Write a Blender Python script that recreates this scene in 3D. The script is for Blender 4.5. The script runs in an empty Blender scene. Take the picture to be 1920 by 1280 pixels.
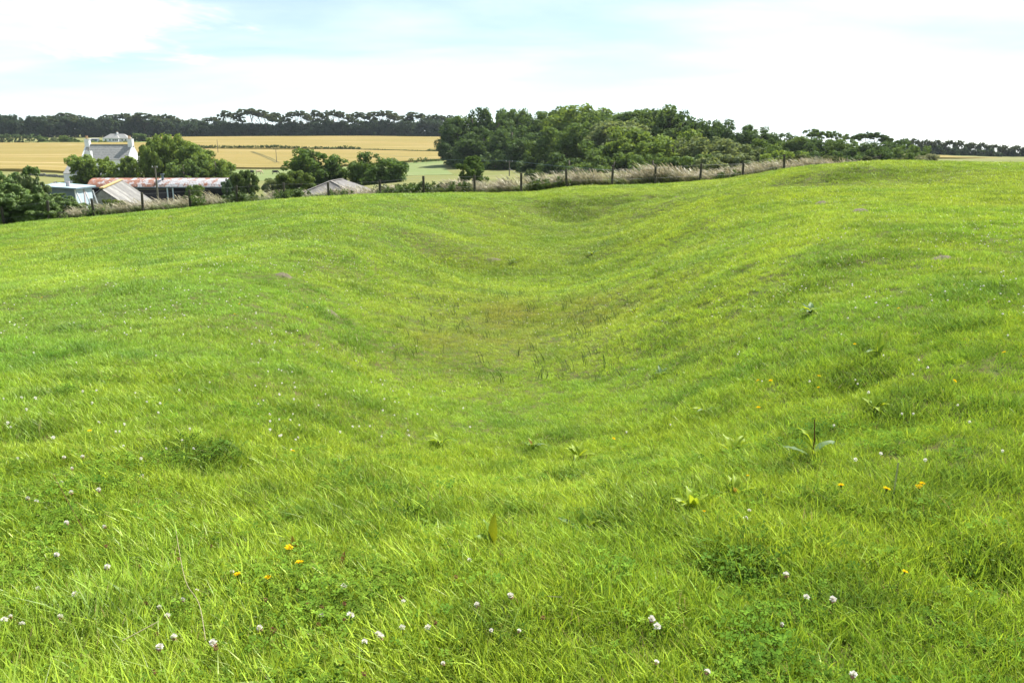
import bpy, math, random
import numpy as np
R = math.radians
SC = bpy.context.scene
COL = SC.collection
rng = np.random.default_rng(11)
random.seed(11)

# ------------------------------------------------------------------ camera, sky, sun, exposure
FPX, EYE, HOR = 1550.0, 1.6, 262.0
PITCH = math.atan((640 - HOR) / FPX)
cam_d = bpy.data.cameras.new('camera')
cam = bpy.data.objects.new('camera', cam_d); COL.objects.link(cam)
cam_d.sensor_width = 36.0
cam_d.lens = 36.0 * FPX / 1920.0
cam_d.clip_start = 0.1; cam_d.clip_end = 6000
cam.location = (0, 0, EYE)
cam.rotation_euler = (math.pi / 2 - PITCH, 0, 0)
SC.camera = cam

SUN_AZ, SUN_EL = 46.0, 53.0          # degrees right of the view direction, degrees up
sun_d = bpy.data.lights.new('sun', 'SUN'); sun_d.energy = 5.0; sun_d.angle = R(0.53); sun_d.color = (1.0, 0.955, 0.87)
sun = bpy.data.objects.new('sun', sun_d); COL.objects.link(sun)
sun.rotation_euler = (R(90 - SUN_EL), 0, R(180 - SUN_AZ))
sun.location = (80, 40, 120)

world = bpy.data.worlds.new('World'); SC.world = world; world.use_nodes = True
def build_world():
    nt = world.node_tree; N = nt.nodes; L = nt.links; N.clear()
    out = N.new('ShaderNodeOutputWorld'); bg = N.new('ShaderNodeBackground'); L.new(bg.outputs[0], out.inputs[0])
    bg.inputs[1].default_value = 0.068
    sky = N.new('ShaderNodeTexSky'); sky.sky_type = 'NISHITA'; sky.sun_disc = False
    sky.sun_elevation = R(SUN_EL); sky.sun_rotation = R(SUN_AZ)
    sky.air_density = 0.75; sky.dust_density = 0.05; sky.ozone_density = 2.6
    # high thin cirrus, projected on a flat layer overhead
    tc = N.new('ShaderNodeTexCoord'); sep = N.new('ShaderNodeSeparateXYZ'); L.new(tc.outputs['Generated'], sep.inputs[0])
    def m(op, a, b=None, c=None, clamp=False):
        n = N.new('ShaderNodeMath'); n.operation = op; n.use_clamp = clamp
        for i, v in enumerate((a, b, c)):
            if v is None: continue
            if hasattr(v, 'links'): L.new(v, n.inputs[i])
            else: n.inputs[i].default_value = v
        return n.outputs[0]
    zz = m('ADD', m('MAXIMUM', sep.outputs[2], 0.0), 0.12)
    cx = m('DIVIDE', sep.outputs[0], zz); cy = m('DIVIDE', sep.outputs[1], zz)
    cmb = N.new('ShaderNodeCombineXYZ'); L.new(cx, cmb.inputs[0]); L.new(cy, cmb.inputs[1])
    def noise(sx, sy, rot, scale, det, rough, dist, off):
        mp = N.new('ShaderNodeMapping'); mp.inputs['Scale'].default_value = (sx, sy, 1); mp.inputs['Rotation'].default_value = (0, 0, rot)
        mp.inputs['Location'].default_value = off
        L.new(cmb.outputs[0], mp.inputs[0])
        t = N.new('ShaderNodeTexNoise'); t.inputs['Scale'].default_value = scale; t.inputs['Detail'].default_value = det
        t.inputs['Roughness'].default_value = rough; t.inputs['Distortion'].default_value = dist
        L.new(mp.outputs[0], t.inputs[0]); return t.outputs[0]
    a = noise(1, 1, 0.3, 0.42, 6, 0.55, 0.4, (3.1, 1.7, 0))
    b = noise(0.6, 1.15, 0.25, 0.9, 7, 0.55, 0.5, (0.4, 5.2, 0))
    s = m('ADD', m('MULTIPLY', a, 0.62), m('MULTIPLY', b, 0.38))
    mr = N.new('ShaderNodeMapRange'); mr.interpolation_type = 'SMOOTHSTEP'
    L.new(s, mr.inputs[0]); mr.inputs[1].default_value = 0.38; mr.inputs[2].default_value = 0.64; mr.inputs[3].default_value = 0.26; mr.inputs[4].default_value = 0.95
    mix = N.new('ShaderNodeMix'); mix.data_type = 'RGBA'
    L.new(mr.outputs[0], mix.inputs[0]); L.new(sky.outputs[0], mix.inputs[6]); mix.inputs[7].default_value = (6.9, 7.9, 8.2, 1)
    # a small broken bank of cumulus low in the sky to the left
    dx = m('DIVIDE', m('ADD', cx, 1.80), 0.62); dy = m('DIVIDE', m('SUBTRACT', cy, 3.85), 1.0)
    near = m('SUBTRACT', 1.0, m('ADD', m('MULTIPLY', dx, dx), m('MULTIPLY', dy, dy)))
    p = noise(1, 0.8, 0.2, 2.6, 9, 0.6, 0.3, (7.3, 2.2, 0))
    r2 = N.new('ShaderNodeMapRange'); r2.interpolation_type = 'SMOOTHSTEP'; L.new(m('ADD', p, m('MULTIPLY', m('MAXIMUM', near, -1.0), 0.28)), r2.inputs[0])
    r2.inputs[1].default_value = 0.58; r2.inputs[2].default_value = 0.88; r2.inputs[3].default_value = 0.0; r2.inputs[4].default_value = 0.9
    mx2 = N.new('ShaderNodeMix'); mx2.data_type = 'RGBA'; L.new(r2.outputs[0], mx2.inputs[0]); L.new(mix.outputs[2], mx2.inputs[6]); mx2.inputs[7].default_value = (8.6, 8.6, 8.6, 1)
    L.new(mx2.outputs[2], bg.inputs[0])
build_world()
SC.view_settings.view_transform = 'Standard'; SC.view_settings.look = 'None'
SC.view_settings.gamma = 1.0; SC.view_settings.use_curve_mapping = False
SC.view_settings.exposure = 1.26
SC.render.engine = 'CYCLES'
SC.cycles.max_bounces = 8; SC.cycles.diffuse_bounces = 4; SC.cycles.transmission_bounces = 4; SC.cycles.transparent_max_bounces = 6
SC.cycles.sample_clamp_indirect = 6.0

# ------------------------------------------------------------------ geometry helpers
ST, CT = math.sin(PITCH), math.cos(PITCH)
def ray(px, py):
    u = (px - 960.0) / FPX; v = (640.0 - py) / FPX
    return np.array([u, CT + v * ST, -ST + v * CT])
def at(px, py, Y):
    d = ray(px, py); return np.array([0, 0, EYE]) + d * (Y / d[1])
def atz(px, py, z):
    d = ray(px, py); return np.array([0, 0, EYE]) + d * ((z - EYE) / d[2])

_T = np.random.default_rng(5).random((256, 256))
def vnoise(x, y, seed=0):
    x = np.asarray(x, float) + seed * 17.31; y = np.asarray(y, float) + seed * 9.77
    xi = np.floor(x).astype(int); yi = np.floor(y).astype(int); fx = x - xi; fy = y - yi
    fx = fx * fx * (3 - 2 * fx); fy = fy * fy * (3 - 2 * fy)
    g = lambda a, b: _T[a & 255, b & 255]
    return (g(xi, yi) * (1 - fx) + g(xi + 1, yi) * fx) * (1 - fy) + (g(xi, yi + 1) * (1 - fx) + g(xi + 1, yi + 1) * fx) * fy
def fbm(x, y, seed=0, o=3):
    s = 0; a = 0.5
    for k in range(o):
        s = s + a * vnoise(np.asarray(x) * 2 ** k, np.asarray(y) * 2 ** k, seed + k); a *= 0.5
    return s / (1 - 0.5 ** o)

class TPS:
    def __init__(s, P, Z, lam, sc):
        s.sc = sc; s.P = np.asarray(P, float) / sc; n = len(s.P)
        K = s.U(s.P, s.P) + lam * np.eye(n); A = np.zeros((n + 3, n + 3)); Q = np.c_[np.ones(n), s.P]
        A[:n, :n] = K; A[:n, n:] = Q; A[n:, :n] = Q.T
        s.w = np.linalg.solve(A, np.r_[np.asarray(Z, float), 0, 0, 0])
    @staticmethod
    def U(a, b):
        d2 = ((a[:, None, :] - b[None, :, :]) ** 2).sum(-1) + 1e-12
        return 0.5 * d2 * np.log(d2)
    def __call__(s, x, y):
        x = np.asarray(x, float); sh = x.shape; q = np.c_[x.ravel(), np.asarray(y, float).ravel()] / s.sc
        out = np.empty(len(q)); n = len(s.P)
        for i in range(0, len(q), 20000):
            c = q[i:i + 20000]; out[i:i + 20000] = s.U(c, s.P) @ s.w[:n] + s.w[n] + c @ s.w[n + 1:]
        return out.reshape(sh)

# fence line: post pixels -> world (posts 3 m apart give the distance)
def fence_Y(px): return 51.5 + (px - 178.0) / (1470 - 178.0) * 6.5
POSTS = [(8, 424), (92, 413), (178, 409), (268, 399), (357, 394), (445, 386), (534, 381), (617, 379), (713, 374), (795, 366),
         (891, 363), (977, 363), (1063, 352), (1147, 350), (1229, 347), (1312, 344), (1392, 339), (1470, 322)]

# near field: (px, py, z of the turf)
NEAR = [(0,1280,-.03),(480,1280,0),(960,1280,0),(1440,1280,0),(1920,1280,.02),
 (0,1050,-.12),(300,1050,-.1),(600,1050,-.1),(960,1060,-.1),(1300,1060,-.06),(1600,1050,0),(1920,1050,0),
 (600,950,-.25),(800,960,-.32),(960,960,-.44),(1200,950,-.28),(1450,950,-.12),(1700,930,-.03),
 (500,850,-.45),(700,860,-.85),(820,860,-1.12),(960,865,-1.22),(1080,860,-1.12),(1200,850,-.88),(1400,850,-.4),(1650,850,-.14),(1920,850,-.02),
 (960,800,-1.55),(960,750,-1.75),(960,700,-1.9),(1060,750,-1.7),(850,770,-1.55),(960,650,-2.02),(960,600,-2.14),(980,550,-2.26),(1000,500,-2.38),(1020,450,-2.48),(1050,425,-2.48),(1140,425,-2.42),(1100,450,-2.52),(1150,445,-2.35),(930,440,-2.3),(960,422,-2.3),
 (0,850,-.25),(300,850,-.33),(0,700,-.5),(300,700,-.52),(0,600,-.9),(300,600,-.75),(100,500,-1.6),(300,500,-1.25),
 (500,450,-1.15),(500,500,-.95),(500,550,-.85),(500,600,-.78),(500,700,-.68),(300,450,-1.8),(100,450,-2.5),
 (700,400,-1.35),(700,440,-1.2),(640,470,-1.1),(700,500,-1.5),(700,550,-1.65),(700,600,-1.6),(700,700,-1.5),
 (830,500,-2.3),(790,440,-1.5),(850,440,-2.0),(800,390,-1.45),(880,400,-1.8),(850,600,-2.08),(850,700,-1.84),
 (1100,500,-2.42),(1200,500,-1.85),(1300,500,-1.05),(1400,500,-.58),(1500,500,-.3),(1650,500,-.15),(1800,500,-.02),
 (1150,600,-1.9),(1300,600,-1.1),(1450,600,-.52),(1600,600,-.2),(1750,600,-.1),
 (1150,700,-1.68),(1300,700,-1.08),(1500,700,-.42),(1700,700,-.16),(1920,700,0),(1920,500,0),(1920,400,0),
 (1200,425,-2.0),(1235,405,-1.75),(1300,420,-.85),(1400,420,-.52),(1550,420,-.15),(1350,365,-.5),(1500,380,-.2),(1700,380,.0)]
NEARD = [(1050,411,43.5),(1000,406,43.5),(1130,408,43),(1050,378,46),(1150,376,45.5),(1215,388,42.5),(1050,364,49),(1150,358,49.5),(960,390,43),(930,375,47),(960,366,51),
 (1270,372,40),(1200,380,42.5),(1300,346,52),(1400,352,40),(1450,357,37.5),(1450,341,39.5),(1450,328,44),(1500,348,37),(1500,330,38.6),(1500,317,43),(1420,338,47),(1560,344,36.5),(1560,324,38),(1560,312,42),(1640,339,36),(1640,319,37.4),(1640,305,42),(1700,336,36),(1700,321,37.4),(1700,305,42),(1780,328,36),(1780,318,37.5),
 (1600,308,45),(1640,304,46),(1740,306,47),(1820,308,49),(1920,309,50),(1400,365,34)]
P, Z = [], []
for px, py, z in NEAR:
    w = atz(px, py, z); P.append(w[:2]); Z.append(w[2])
for px, py, Y in NEARD:
    w = at(px, py, Y); P.append(w[:2]); Z.append(w[2])
FW = []
for px, py in POSTS:
    w = at(px, py, fence_Y(px)); FW.append(w); P.append(w[:2]); Z.append(w[2])
for x, y, z in [(-8,-10,0),(8,-10,.05),(0,-4,0),(-4,1,-.05),(4,1,.03),(30,0,.1),(-30,0,-1.2),(-45,20,-2.8),(45,20,.05),(60,50,-.2),(-60,50,-4.4),(30,60,-1.0),(45,62,-1.2),
                (-20,70,-5.0),(10,72,-4.4),(40,75,-3.5),(70,75,-4),(-60,72,-6.0),(-40,70,-5.5),(-6,62,-3.6),(18,62,-2.2)]:
    P.append((x, y)); Z.append(z)
_near = TPS(P, Z, 2e-3, 10.0)
FW = np.array(FW)
_o = np.argsort(FW[:, 0]); _fx = np.r_[-75, FW[_o, 0], 80]; _fy = np.r_[50.0, FW[_o, 1], 66.0]
def fence_y(x): return np.interp(x, _fx, _fy)
HOLES = []                                                     # hoof-trodden hollows: x, y, radius, depth
def zfield(x, y):
    x = np.asarray(x, float); y = np.asarray(y, float)
    z = _near(x, y)
    d = np.hypot(x, y)
    z = z + 0.10 * (fbm(x * 0.55, y * 0.55, 3) - 0.5) + 0.075 * (fbm(x * 1.9, y * 1.9, 7) - 0.5) * np.clip((d - 1.0) / 4, 0.5, 1)
    # rougher trodden ground on the steep far bank faces
    rough = np.exp(-((x - 5) / 9) ** 2 - ((y - 44.5) / 3.0) ** 2) + np.exp(-((x - 15.5) / 5) ** 2 - ((y - 37.6) / 1.4) ** 2) + 0.35 * np.exp(-((x - 4.5) / 3.5) ** 2 - ((y - 13) / 7) ** 2)
    z = z + rough * 0.34 * (fbm(x * 1.1, y * 1.3, 21) - 0.5)
    for hx, hy, hr, hd in HOLES:
        z = z - hd * np.exp(-((x - hx) ** 2 + (y - hy) ** 2) / hr ** 2)
    return z
def pick(px, py, y0=1.2, y1=70.0):
    """where the ray through a pixel meets the turf"""
    d = ray(px, py); Y = np.geomspace(y0, y1, 1500); t = Y / d[1]
    x = d[0] * t; z = EYE + d[2] * t; g = zfield(x, Y)
    k = np.where(z < g)[0]
    k = k[0] if len(k) else len(Y) - 1
    return np.array([x[k], Y[k], g[k]])
for px, py, r, dp in [(830,985,.16,.10),(960,975,.14,.09),(1060,905,.16,.10),(1110,1000,.14,.07),(880,975,.1,.06),(1060,830,.2,.09),(60,815,.25,.12),(1620,715,.35,.13),
                      (1680,790,.35,.10),(1870,1090,.2,.12),(1380,1090,.16,.08),(380,880,.25,.08),(1500,880,.2,.05),(30,1270,.1,.06)]:
    h = pick(px, py); HOLES.append((h[0], h[1], r, dp))

# valley and fields beyond the fence: (px, py, distance)
FAR = [(178,398,85),(300,390,88),(450,384,85),(700,372,85),(900,350,100),(900,331,200),(850,312,310),(516,325,310),(516,341,220),(300,379,180),(200,346,240),(60,400,80),(60,365,120),
 (420,377,165),(300,389,110),(300,385,140),(400,383,140),(200,388,120),(520,372,140),(650,352,150),(1100,327,170),(1300,327,140),(1500,312,130),(1700,302,160),(1800,299,330),(1900,303,400),(1740,292,430),(1000,318,260),(1200,325,200),
 (500,317,340),(700,309,345),(830,301,350),(500,279.5,500),(700,283,480),(830,287,470),(500,257,700),(700,255.5,720),(830,258,700),
 (60,322,260),(60,269,600),(60,259,700),(300,263,650),(200,267,620),(-200,322,260),(-200,262,700),(-200,380,120),(-300,400,70),
 (1100,262,600),(1500,276,600),(1900,292,700),(2200,300,400),(2200,300,150),(1300,290,400)]
PF, ZF = [], []
for px, py, Y in FAR:
    w = at(px, py, Y); PF.append(w[:2]); ZF.append(w[2])
for x in np.linspace(-70, 75, 15):
    for dy, dz in ((-1.0, -0.3), (9.0, -1.0), (16.0, -2.4)):
        y = float(fence_y(x)) + dy; PF.append((x, y)); ZF.append(float(_near(np.array([x]), np.array([y]))[0]) - 0.1 if dy < 0 else float(_near(np.array([x]), np.array([y - dy]))[0]) + dz)
for x, y, z in [(-1500,900,4),(0,1100,4),(1500,900,-30),(-1500,200,-10),(1500,200,-8),(0,2200,-6),(2000,2200,-60),(-2000,2200,-6),(-120,20,-6),(150,20,-1),(-700,60,-12),(700,40,-6)]:
    PF.append((x, y)); ZF.append(z)
_far = TPS(PF, ZF, 1e-3, 100.0)
def zfar(x, y): return _far(x, y)
def zf1(x, y): return float(_far(np.array([float(x)]), np.array([float(y)]))[0])
def zn1(x, y): return float(zfield(np.array([float(x)]), np.array([float(y)]))[0])

def mk_mesh(name, V, F, mat=None, smooth=False, attrs=None):
    """V (n,3); F an (m,k) int array or a list of such arrays / face tuples"""
    me = bpy.data.meshes.new(name)
    V = np.asarray(V, np.float32)
    if isinstance(F, np.ndarray): F = [F]
    if len(F) and not isinstance(F[0], np.ndarray):
        me.from_pydata([tuple(map(float, v)) for v in V], [], [tuple(map(int, f)) for f in F])
    else:
        me.vertices.add(len(V)); me.vertices.foreach_set('co', V.ravel())
        loops = np.concatenate([f.ravel() for f in F]).astype(np.int32)
        tot = np.concatenate([np.full(len(f), f.shape[1]) for f in F]).astype(np.int32)
        st = np.r_[0, np.cumsum(tot)[:-1]].astype(np.int32)
        me.loops.add(len(loops)); me.loops.foreach_set('vertex_index', loops)
        me.polygons.add(len(tot)); me.polygons.foreach_set('loop_start', st); me.polygons.foreach_set('loop_total', tot)
    for k, v in (attrs or {}).items():
        v = np.asarray(v, np.float32)
        if v.ndim == 1:
            a = me.attributes.new(k, 'FLOAT', 'POINT'); a.data.foreach_set('value', v)
        else:
            a = me.attributes.new(k, 'FLOAT_VECTOR', 'POINT'); a.data.foreach_set('vector', v.ravel())
    me.update(calc_edges=True)
    if smooth: me.polygons.foreach_set('use_smooth', np.ones(len(me.polygons), bool))
    if mat: me.materials.append(mat)
    return me
class MB:
    def __init__(s): s.V = []; s.F = []
    def add(s, V, F):
        o = len(s.V); s.V += [tuple(v) for v in V]; s.F += [tuple(i + o for i in f) for f in F]
    def box(s, x0, x1, y0, y1, z0, z1):
        s.add([(x0,y0,z0),(x1,y0,z0),(x1,y1,z0),(x0,y1,z0),(x0,y0,z1),(x1,y0,z1),(x1,y1,z1),(x0,y1,z1)],
              [(3,2,1,0),(4,5,6,7),(0,1,5,4),(1,2,6,5),(2,3,7,6),(3,0,4,7)])
    def beam(s, a, b, w, t, up=(0,0,1)):
        a = np.array(a, float); b = np.array(b, float); d = b - a; d /= np.linalg.norm(d)
        u = np.array(up, float); r = np.cross(d, u)
        if np.linalg.norm(r) < 1e-4: r = np.array([1., 0, 0])
        r /= np.linalg.norm(r); u = np.cross(r, d)
        c = [p + r * w / 2 * i + u * t / 2 * j for p in (a, b) for i, j in ((-1,-1),(1,-1),(1,1),(-1,1))]
        s.add(c, [(3,2,1,0),(4,5,6,7),(0,1,5,4),(1,2,6,5),(2,3,7,6),(3,0,4,7)])
    def tube(s, pts, rad, n=6, sx=1.0, cap=True):
        pts = np.asarray(pts, float); rad = np.broadcast_to(np.asarray(rad, float), (len(pts),)); V = []; pu = None
        for i, p in enumerate(pts):
            d = pts[min(i + 1, len(pts) - 1)] - pts[max(i - 1, 0)]; d = d / (np.linalg.norm(d) + 1e-9)
            u = np.cross(d, (0, 0, 1.0)) if abs(d[2]) < 0.95 else np.cross(d, (0, 1.0, 0))
            if pu is not None and np.linalg.norm(pu - d * np.dot(pu, d)) > 1e-3: u = pu - d * np.dot(pu, d)
            u = u / np.linalg.norm(u); pu = u; v = np.cross(d, u)
            for k in range(n):
                a = 2 * math.pi * k / n; V.append(p + rad[i] * (math.cos(a) * u * sx + math.sin(a) * v))
        F = [(i*n+k, i*n+(k+1)%n, (i+1)*n+(k+1)%n, (i+1)*n+k) for i in range(len(pts)-1) for k in range(n)]
        if cap: F += [tuple(range(n))[::-1], tuple((len(pts)-1)*n+k for k in range(n))]
        s.add(V, F)
    def mesh(s, name, mat, smooth=False): return mk_mesh(name, s.V, s.F, mat, smooth)

def tag(o, label=None, cat=None, group=None, kind=None):
    if label: o['label'] = label
    if cat: o['category'] = cat
    if group: o['group'] = group
    if kind: o['kind'] = kind
    return o
def obj(name, me, parent=None, loc=None, color=None):
    o = bpy.data.objects.new(name, me); COL.objects.link(o)
    if parent: o.parent = parent
    if loc is not None: o.location = loc
    if color: o.color = (*color, 1)
    return o
def thing(name, label, cat, loc=(0,0,0), group=None, rz=0, color=None):
    o = bpy.data.objects.new(name, None); COL.objects.link(o); o.location = loc; o.rotation_euler = (0, 0, rz); o.empty_display_size = .2
    if color: o.color = (*color, 1)
    return tag(o, label, cat, group)

# ------------------------------------------------------------------ materials
class NT:
    def __init__(s, name):
        s.m = bpy.data.materials.new(name); s.m.use_nodes = True; s.nt = s.m.node_tree; s.N = s.nt.nodes; s.L = s.nt.links
        s.N.clear(); s.out = s.N.new('ShaderNodeOutputMaterial')
    def n(s, t, **k):
        x = s.N.new(t)
        for a, b in k.items(): setattr(x, a, b)
        return x
    def put(s, sock, v):
        if hasattr(v, 'links'): s.L.new(v, sock)
        elif isinstance(v, (tuple, list)): sock.default_value = (*v, 1) if len(v) == 3 and len(sock.default_value) == 4 else v
        else: sock.default_value = v
    def math(s, op, a, b=0.5, clamp=False):
        x = s.n('ShaderNodeMath', operation=op, use_clamp=clamp); s.put(x.inputs[0], a); s.put(x.inputs[1], b); return x.outputs[0]
    def mix(s, f, a, b, blend='MIX'):
        x = s.n('ShaderNodeMix', data_type='RGBA', blend_type=blend); s.put(x.inputs[0], f); s.put(x.inputs[6], a); s.put(x.inputs[7], b); return x.outputs[2]
    def noise(s, scale, det=4, rough=.55, coord='Object', sc=(1,1,1), dist=0.0, rot=(0,0,0)):
        tc = s.n('ShaderNodeTexCoord') if coord != 'World' else s.n('ShaderNodeNewGeometry')
        o = tc.outputs[coord] if coord != 'World' else tc.outputs['Position']
        mp = s.n('ShaderNodeMapping'); mp.inputs['Scale'].default_value = sc; mp.inputs['Rotation'].default_value = rot; s.L.new(o, mp.inputs[0])
        t = s.n('ShaderNodeTexNoise'); t.inputs['Scale'].default_value = scale; t.inputs['Detail'].default_value = det; t.inputs['Roughness'].default_value = rough; t.inputs['Distortion'].default_value = dist
        s.L.new(mp.outputs[0], t.inputs[0]); return t.outputs[0]
    def rng(s, v, a, b, c=0., d=1.):
        x = s.n('ShaderNodeMapRange'); s.put(x.inputs[0], v)
        for i, q in enumerate((a, b, c, d)): x.inputs[i + 1].default_value = q
        return x.outputs[0]
    def attr(s, name, typ='GEOMETRY', out='Fac'):
        x = s.n('ShaderNodeAttribute', attribute_name=name, attribute_type=typ); return x.outputs[out]
    def gloss(s, lo, hi):
        x = s.n('ShaderNodeLayerWeight'); x.inputs[0].default_value = .5; f = s.math('POWER', x.outputs['Facing'], 4.0)
        return s.math('ADD', s.math('MULTIPLY', f, hi), lo)
    def bump(s, h, st=.4, d=.02):
        x = s.n('ShaderNodeBump'); x.inputs['Strength'].default_value = st; x.inputs['Distance'].default_value = d; s.L.new(h, x.inputs['Height']); return x.outputs[0]
    def principled(s, col, rough=.8, normal=None, metal=0., spec=.3):
        p = s.n('ShaderNodeBsdfPrincipled'); s.put(p.inputs['Base Color'], col); s.put(p.inputs['Roughness'], rough); s.put(p.inputs['Metallic'], metal)
        p.inputs['Specular IOR Level'].default_value = spec
        if normal is not None: s.L.new(normal, p.inputs['Normal'])
        s.L.new(p.outputs[0], s.out.inputs[0]); return s.m
    def soft_normal(s, vec, k):
        g = s.n('ShaderNodeNewGeometry'); a = s.n('ShaderNodeVectorMath', operation='SCALE'); s.put(a.inputs[0], vec); a.inputs[3].default_value = k
        b = s.n('ShaderNodeVectorMath', operation='ADD'); s.L.new(g.outputs['Normal'], b.inputs[0]); s.L.new(a.outputs[0], b.inputs[1])
        c = s.n('ShaderNodeVectorMath', operation='NORMALIZE'); s.L.new(b.outputs[0], c.inputs[0]); return c.outputs[0]
    def leaf(s, col, tcol, tr=.4, gloss=.06, rough=.4, normal=None):
        d = s.n('ShaderNodeBsdfDiffuse'); s.put(d.inputs[0], col)
        if normal is not None: s.L.new(normal, d.inputs['Normal'])
        t = s.n('ShaderNodeBsdfTranslucent'); s.put(t.inputs[0], tcol)
        mx = s.n('ShaderNodeMixShader'); s.put(mx.inputs[0], tr); s.L.new(d.outputs[0], mx.inputs[1]); s.L.new(t.outputs[0], mx.inputs[2])
        o = mx.outputs[0]
        if hasattr(gloss, 'links') or gloss > 0:
            g = s.n('ShaderNodeBsdfGlossy'); g.inputs['Roughness'].default_value = rough; g.inputs[0].default_value = (1, 1, 1, 1)
            m2 = s.n('ShaderNodeMixShader'); s.put(m2.inputs[0], gloss); s.L.new(o, m2.inputs[1]); s.L.new(g.outputs[0], m2.inputs[2]); o = m2.outputs[0]
        s.L.new(o, s.out.inputs[0]); return s.m

def mat_simple(name, c1, c2, scale=4., rough=.8, lo=.35, hi=.65, bump=.0, sc=(1,1,1), spec=.3, metal=0., det=5):
    t = NT(name); f = t.noise(scale, det, .6, sc=sc); c = t.mix(t.rng(f, lo, hi), c1, c2)
    nb = t.bump(t.noise(scale * 6, 4), .5, bump) if bump else None
    return t.principled(c, rough, nb, metal, spec)

def mat_grass(shiny, warm=(1.38, 1.26, .85), vary=(1.42, 1.32, 1.2), name=None):
    t = NT(name or ('grass_blade' if shiny else 'clover_leaflet'))
    tint = t.attr('tint', 'INSTANCER', 'Vector'); rnd = t.attr('rnd'); tt = t.attr('along')
    c = t.mix(t.rng(rnd, 0, 1, 0.0, 1.0), (.60, .66, .70), vary); c = t.mix(1.0, tint, c, 'MULTIPLY')
    c = t.mix(t.math('MULTIPLY', t.rng(tt, .75, 1.0), t.math('GREATER_THAN', t.math('FRACT', t.math('MULTIPLY', rnd, 13.7)), .91)), c, (.30, .24, .08))
    c = t.mix(t.math('GREATER_THAN', rnd, .976), c, (.34, .29, .15))
    tc = t.mix(1.0, c, warm, 'MULTIPLY')
    return t.leaf(c, tc, .36, t.gloss(.014, .15) if shiny else 0.0, .42, t.soft_normal((0, 0, 1), 1.05))
def mat_foliage(name, tr=.42, gloss=.03, warm=(1.35, 1.25, .7)):
    t = NT(name); oi = t.n('ShaderNodeObjectInfo'); rnd = t.attr('rnd')
    c = t.mix(t.rng(rnd, 0, 1), (.76, .78, .80), (1.38, 1.32, 1.2)); c = t.mix(1.0, oi.outputs['Color'], c, 'MULTIPLY')
    n = t.noise(3.0, 3, .6); c = t.mix(1.0, c, t.mix(t.rng(n, .3, .7), (.72, .78, .85), (1.3, 1.2, 1.05)), 'MULTIPLY')
    vt = t.n('ShaderNodeVectorTransform', vector_type='NORMAL', convert_from='OBJECT', convert_to='WORLD'); t.L.new(t.attr('cn', out='Vector'), vt.inputs[0])
    return t.leaf(c, t.mix(1.0, c, warm, 'MULTIPLY'), tr, gloss, .6, t.soft_normal(vt.outputs[0], 1.3))
def mat_field():
    t = NT('turf_soil'); a = t.noise(.35, 5, .6); b = t.noise(9, 5, .7)
    c = t.mix(t.rng(a, .35, .65), (.050, .080, .014), (.075, .105, .018)); c = t.mix(t.rng(b, .42, .62), c, (.085, .07, .03))
    return t.principled(c, .95, t.bump(b, .6, .03), 0, .1)
def mat_valley():
    t = NT('pasture'); a = t.noise(.012, 5, .6); b = t.noise(.25, 6, .7); s = t.noise(.05, 5, .6, sc=(1, 3, 1))
    c = t.mix(t.rng(a, .4, .6), (.125, .140, .042), (.165, .168, .066)); c = t.mix(t.rng(b, .4, .7), c, (.16, .15, .055)); c = t.mix(t.math('MULTIPLY', t.rng(s, .5, .7), .6), c, (.075, .12, .02))
    return t.principled(c, .95, t.bump(b, .8, .3), 0, .1)
def mat_crop():
    t = NT('ripe_barley'); a = t.noise(.018, 6, .65, sc=(.5, 1.6, 1)); b = t.noise(.35, 5, .7); l = t.noise(.035, 6, .65, sc=(.35, 2.6, 1), dist=.6)
    c = t.mix(t.rng(a, .38, .62), (.185, .150, .044), (.222, .168, .056)); c = t.mix(t.math('MULTIPLY', t.rng(b, .4, .7), .5), c, (.165, .130, .036))
    c = t.mix(t.math('MULTIPLY', t.rng(l, .56, .68), .6), c, (.38, .30, .16))
    return t.principled(c, .95, t.bump(b, .8, .3), 0, .1)
M = {}
M['grass'] = mat_grass(True); M['cloverleaf'] = mat_grass(False); M['hay'] = mat_grass(True, (1.1, 1.08, .95), (1.2, 1.2, 1.2), 'dry_grass_blade'); M['leaf'] = mat_foliage('leaf', .42, .010); M['gorse'] = mat_foliage('gorse_spines', .2, .03, (1.2, 1.15, .8)); M['dryleaf'] = mat_foliage('dry_stalk', .4, .03, (1.2, 1.1, .9))
M['field'] = mat_field(); M['valley'] = mat_valley(); M['crop'] = mat_crop()
M['bark'] = mat_simple('bark', (.055, .045, .035), (.11, .095, .075), 12, .95, bump=.03, sc=(1, 1, .25))
M['post'] = mat_simple('weathered_timber', (.035, .032, .022), (.075, .068, .045), 8, .9, bump=.01, sc=(1, 1, .15))
M['polewood'] = mat_simple('pole_timber', (.10, .095, .075), (.17, .16, .13), 5, .9, sc=(1, 1, .1))
M['wire'] = mat_simple('galvanised_wire', (.28, .28, .28), (.36, .36, .36), 5, .5, metal=.6)
M['cable'] = mat_simple('power_cable', (.10, .16, .19), (.12, .18, .21), 1, .6)
M['white'] = mat_simple('white_render', (.62, .635, .66), (.70, .71, .72), 1.2, .9)
M['slate'] = mat_simple('old_slate', (.16, .162, .165), (.28, .28, .265), 2.2, .8, sc=(1, 1, 3))
M['terracotta'] = mat_simple('chimney_pot_clay', (.42, .25, .13), (.5, .33, .18), 3, .9)
M['dark'] = mat_simple('interior_shade', (.020, .019, .028), (.035, .032, .04), 1, .95)  # near-black colour paints in the shade inside the open barn
M['stone'] = mat_simple('field_stone', (.13, .13, .125), (.27, .265, .25), 3, .95, bump=.03)
M['soil'] = mat_simple('dry_soil', (.075, .075, .035), (.15, .125, .085), 30, .95, bump=.01)
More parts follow.
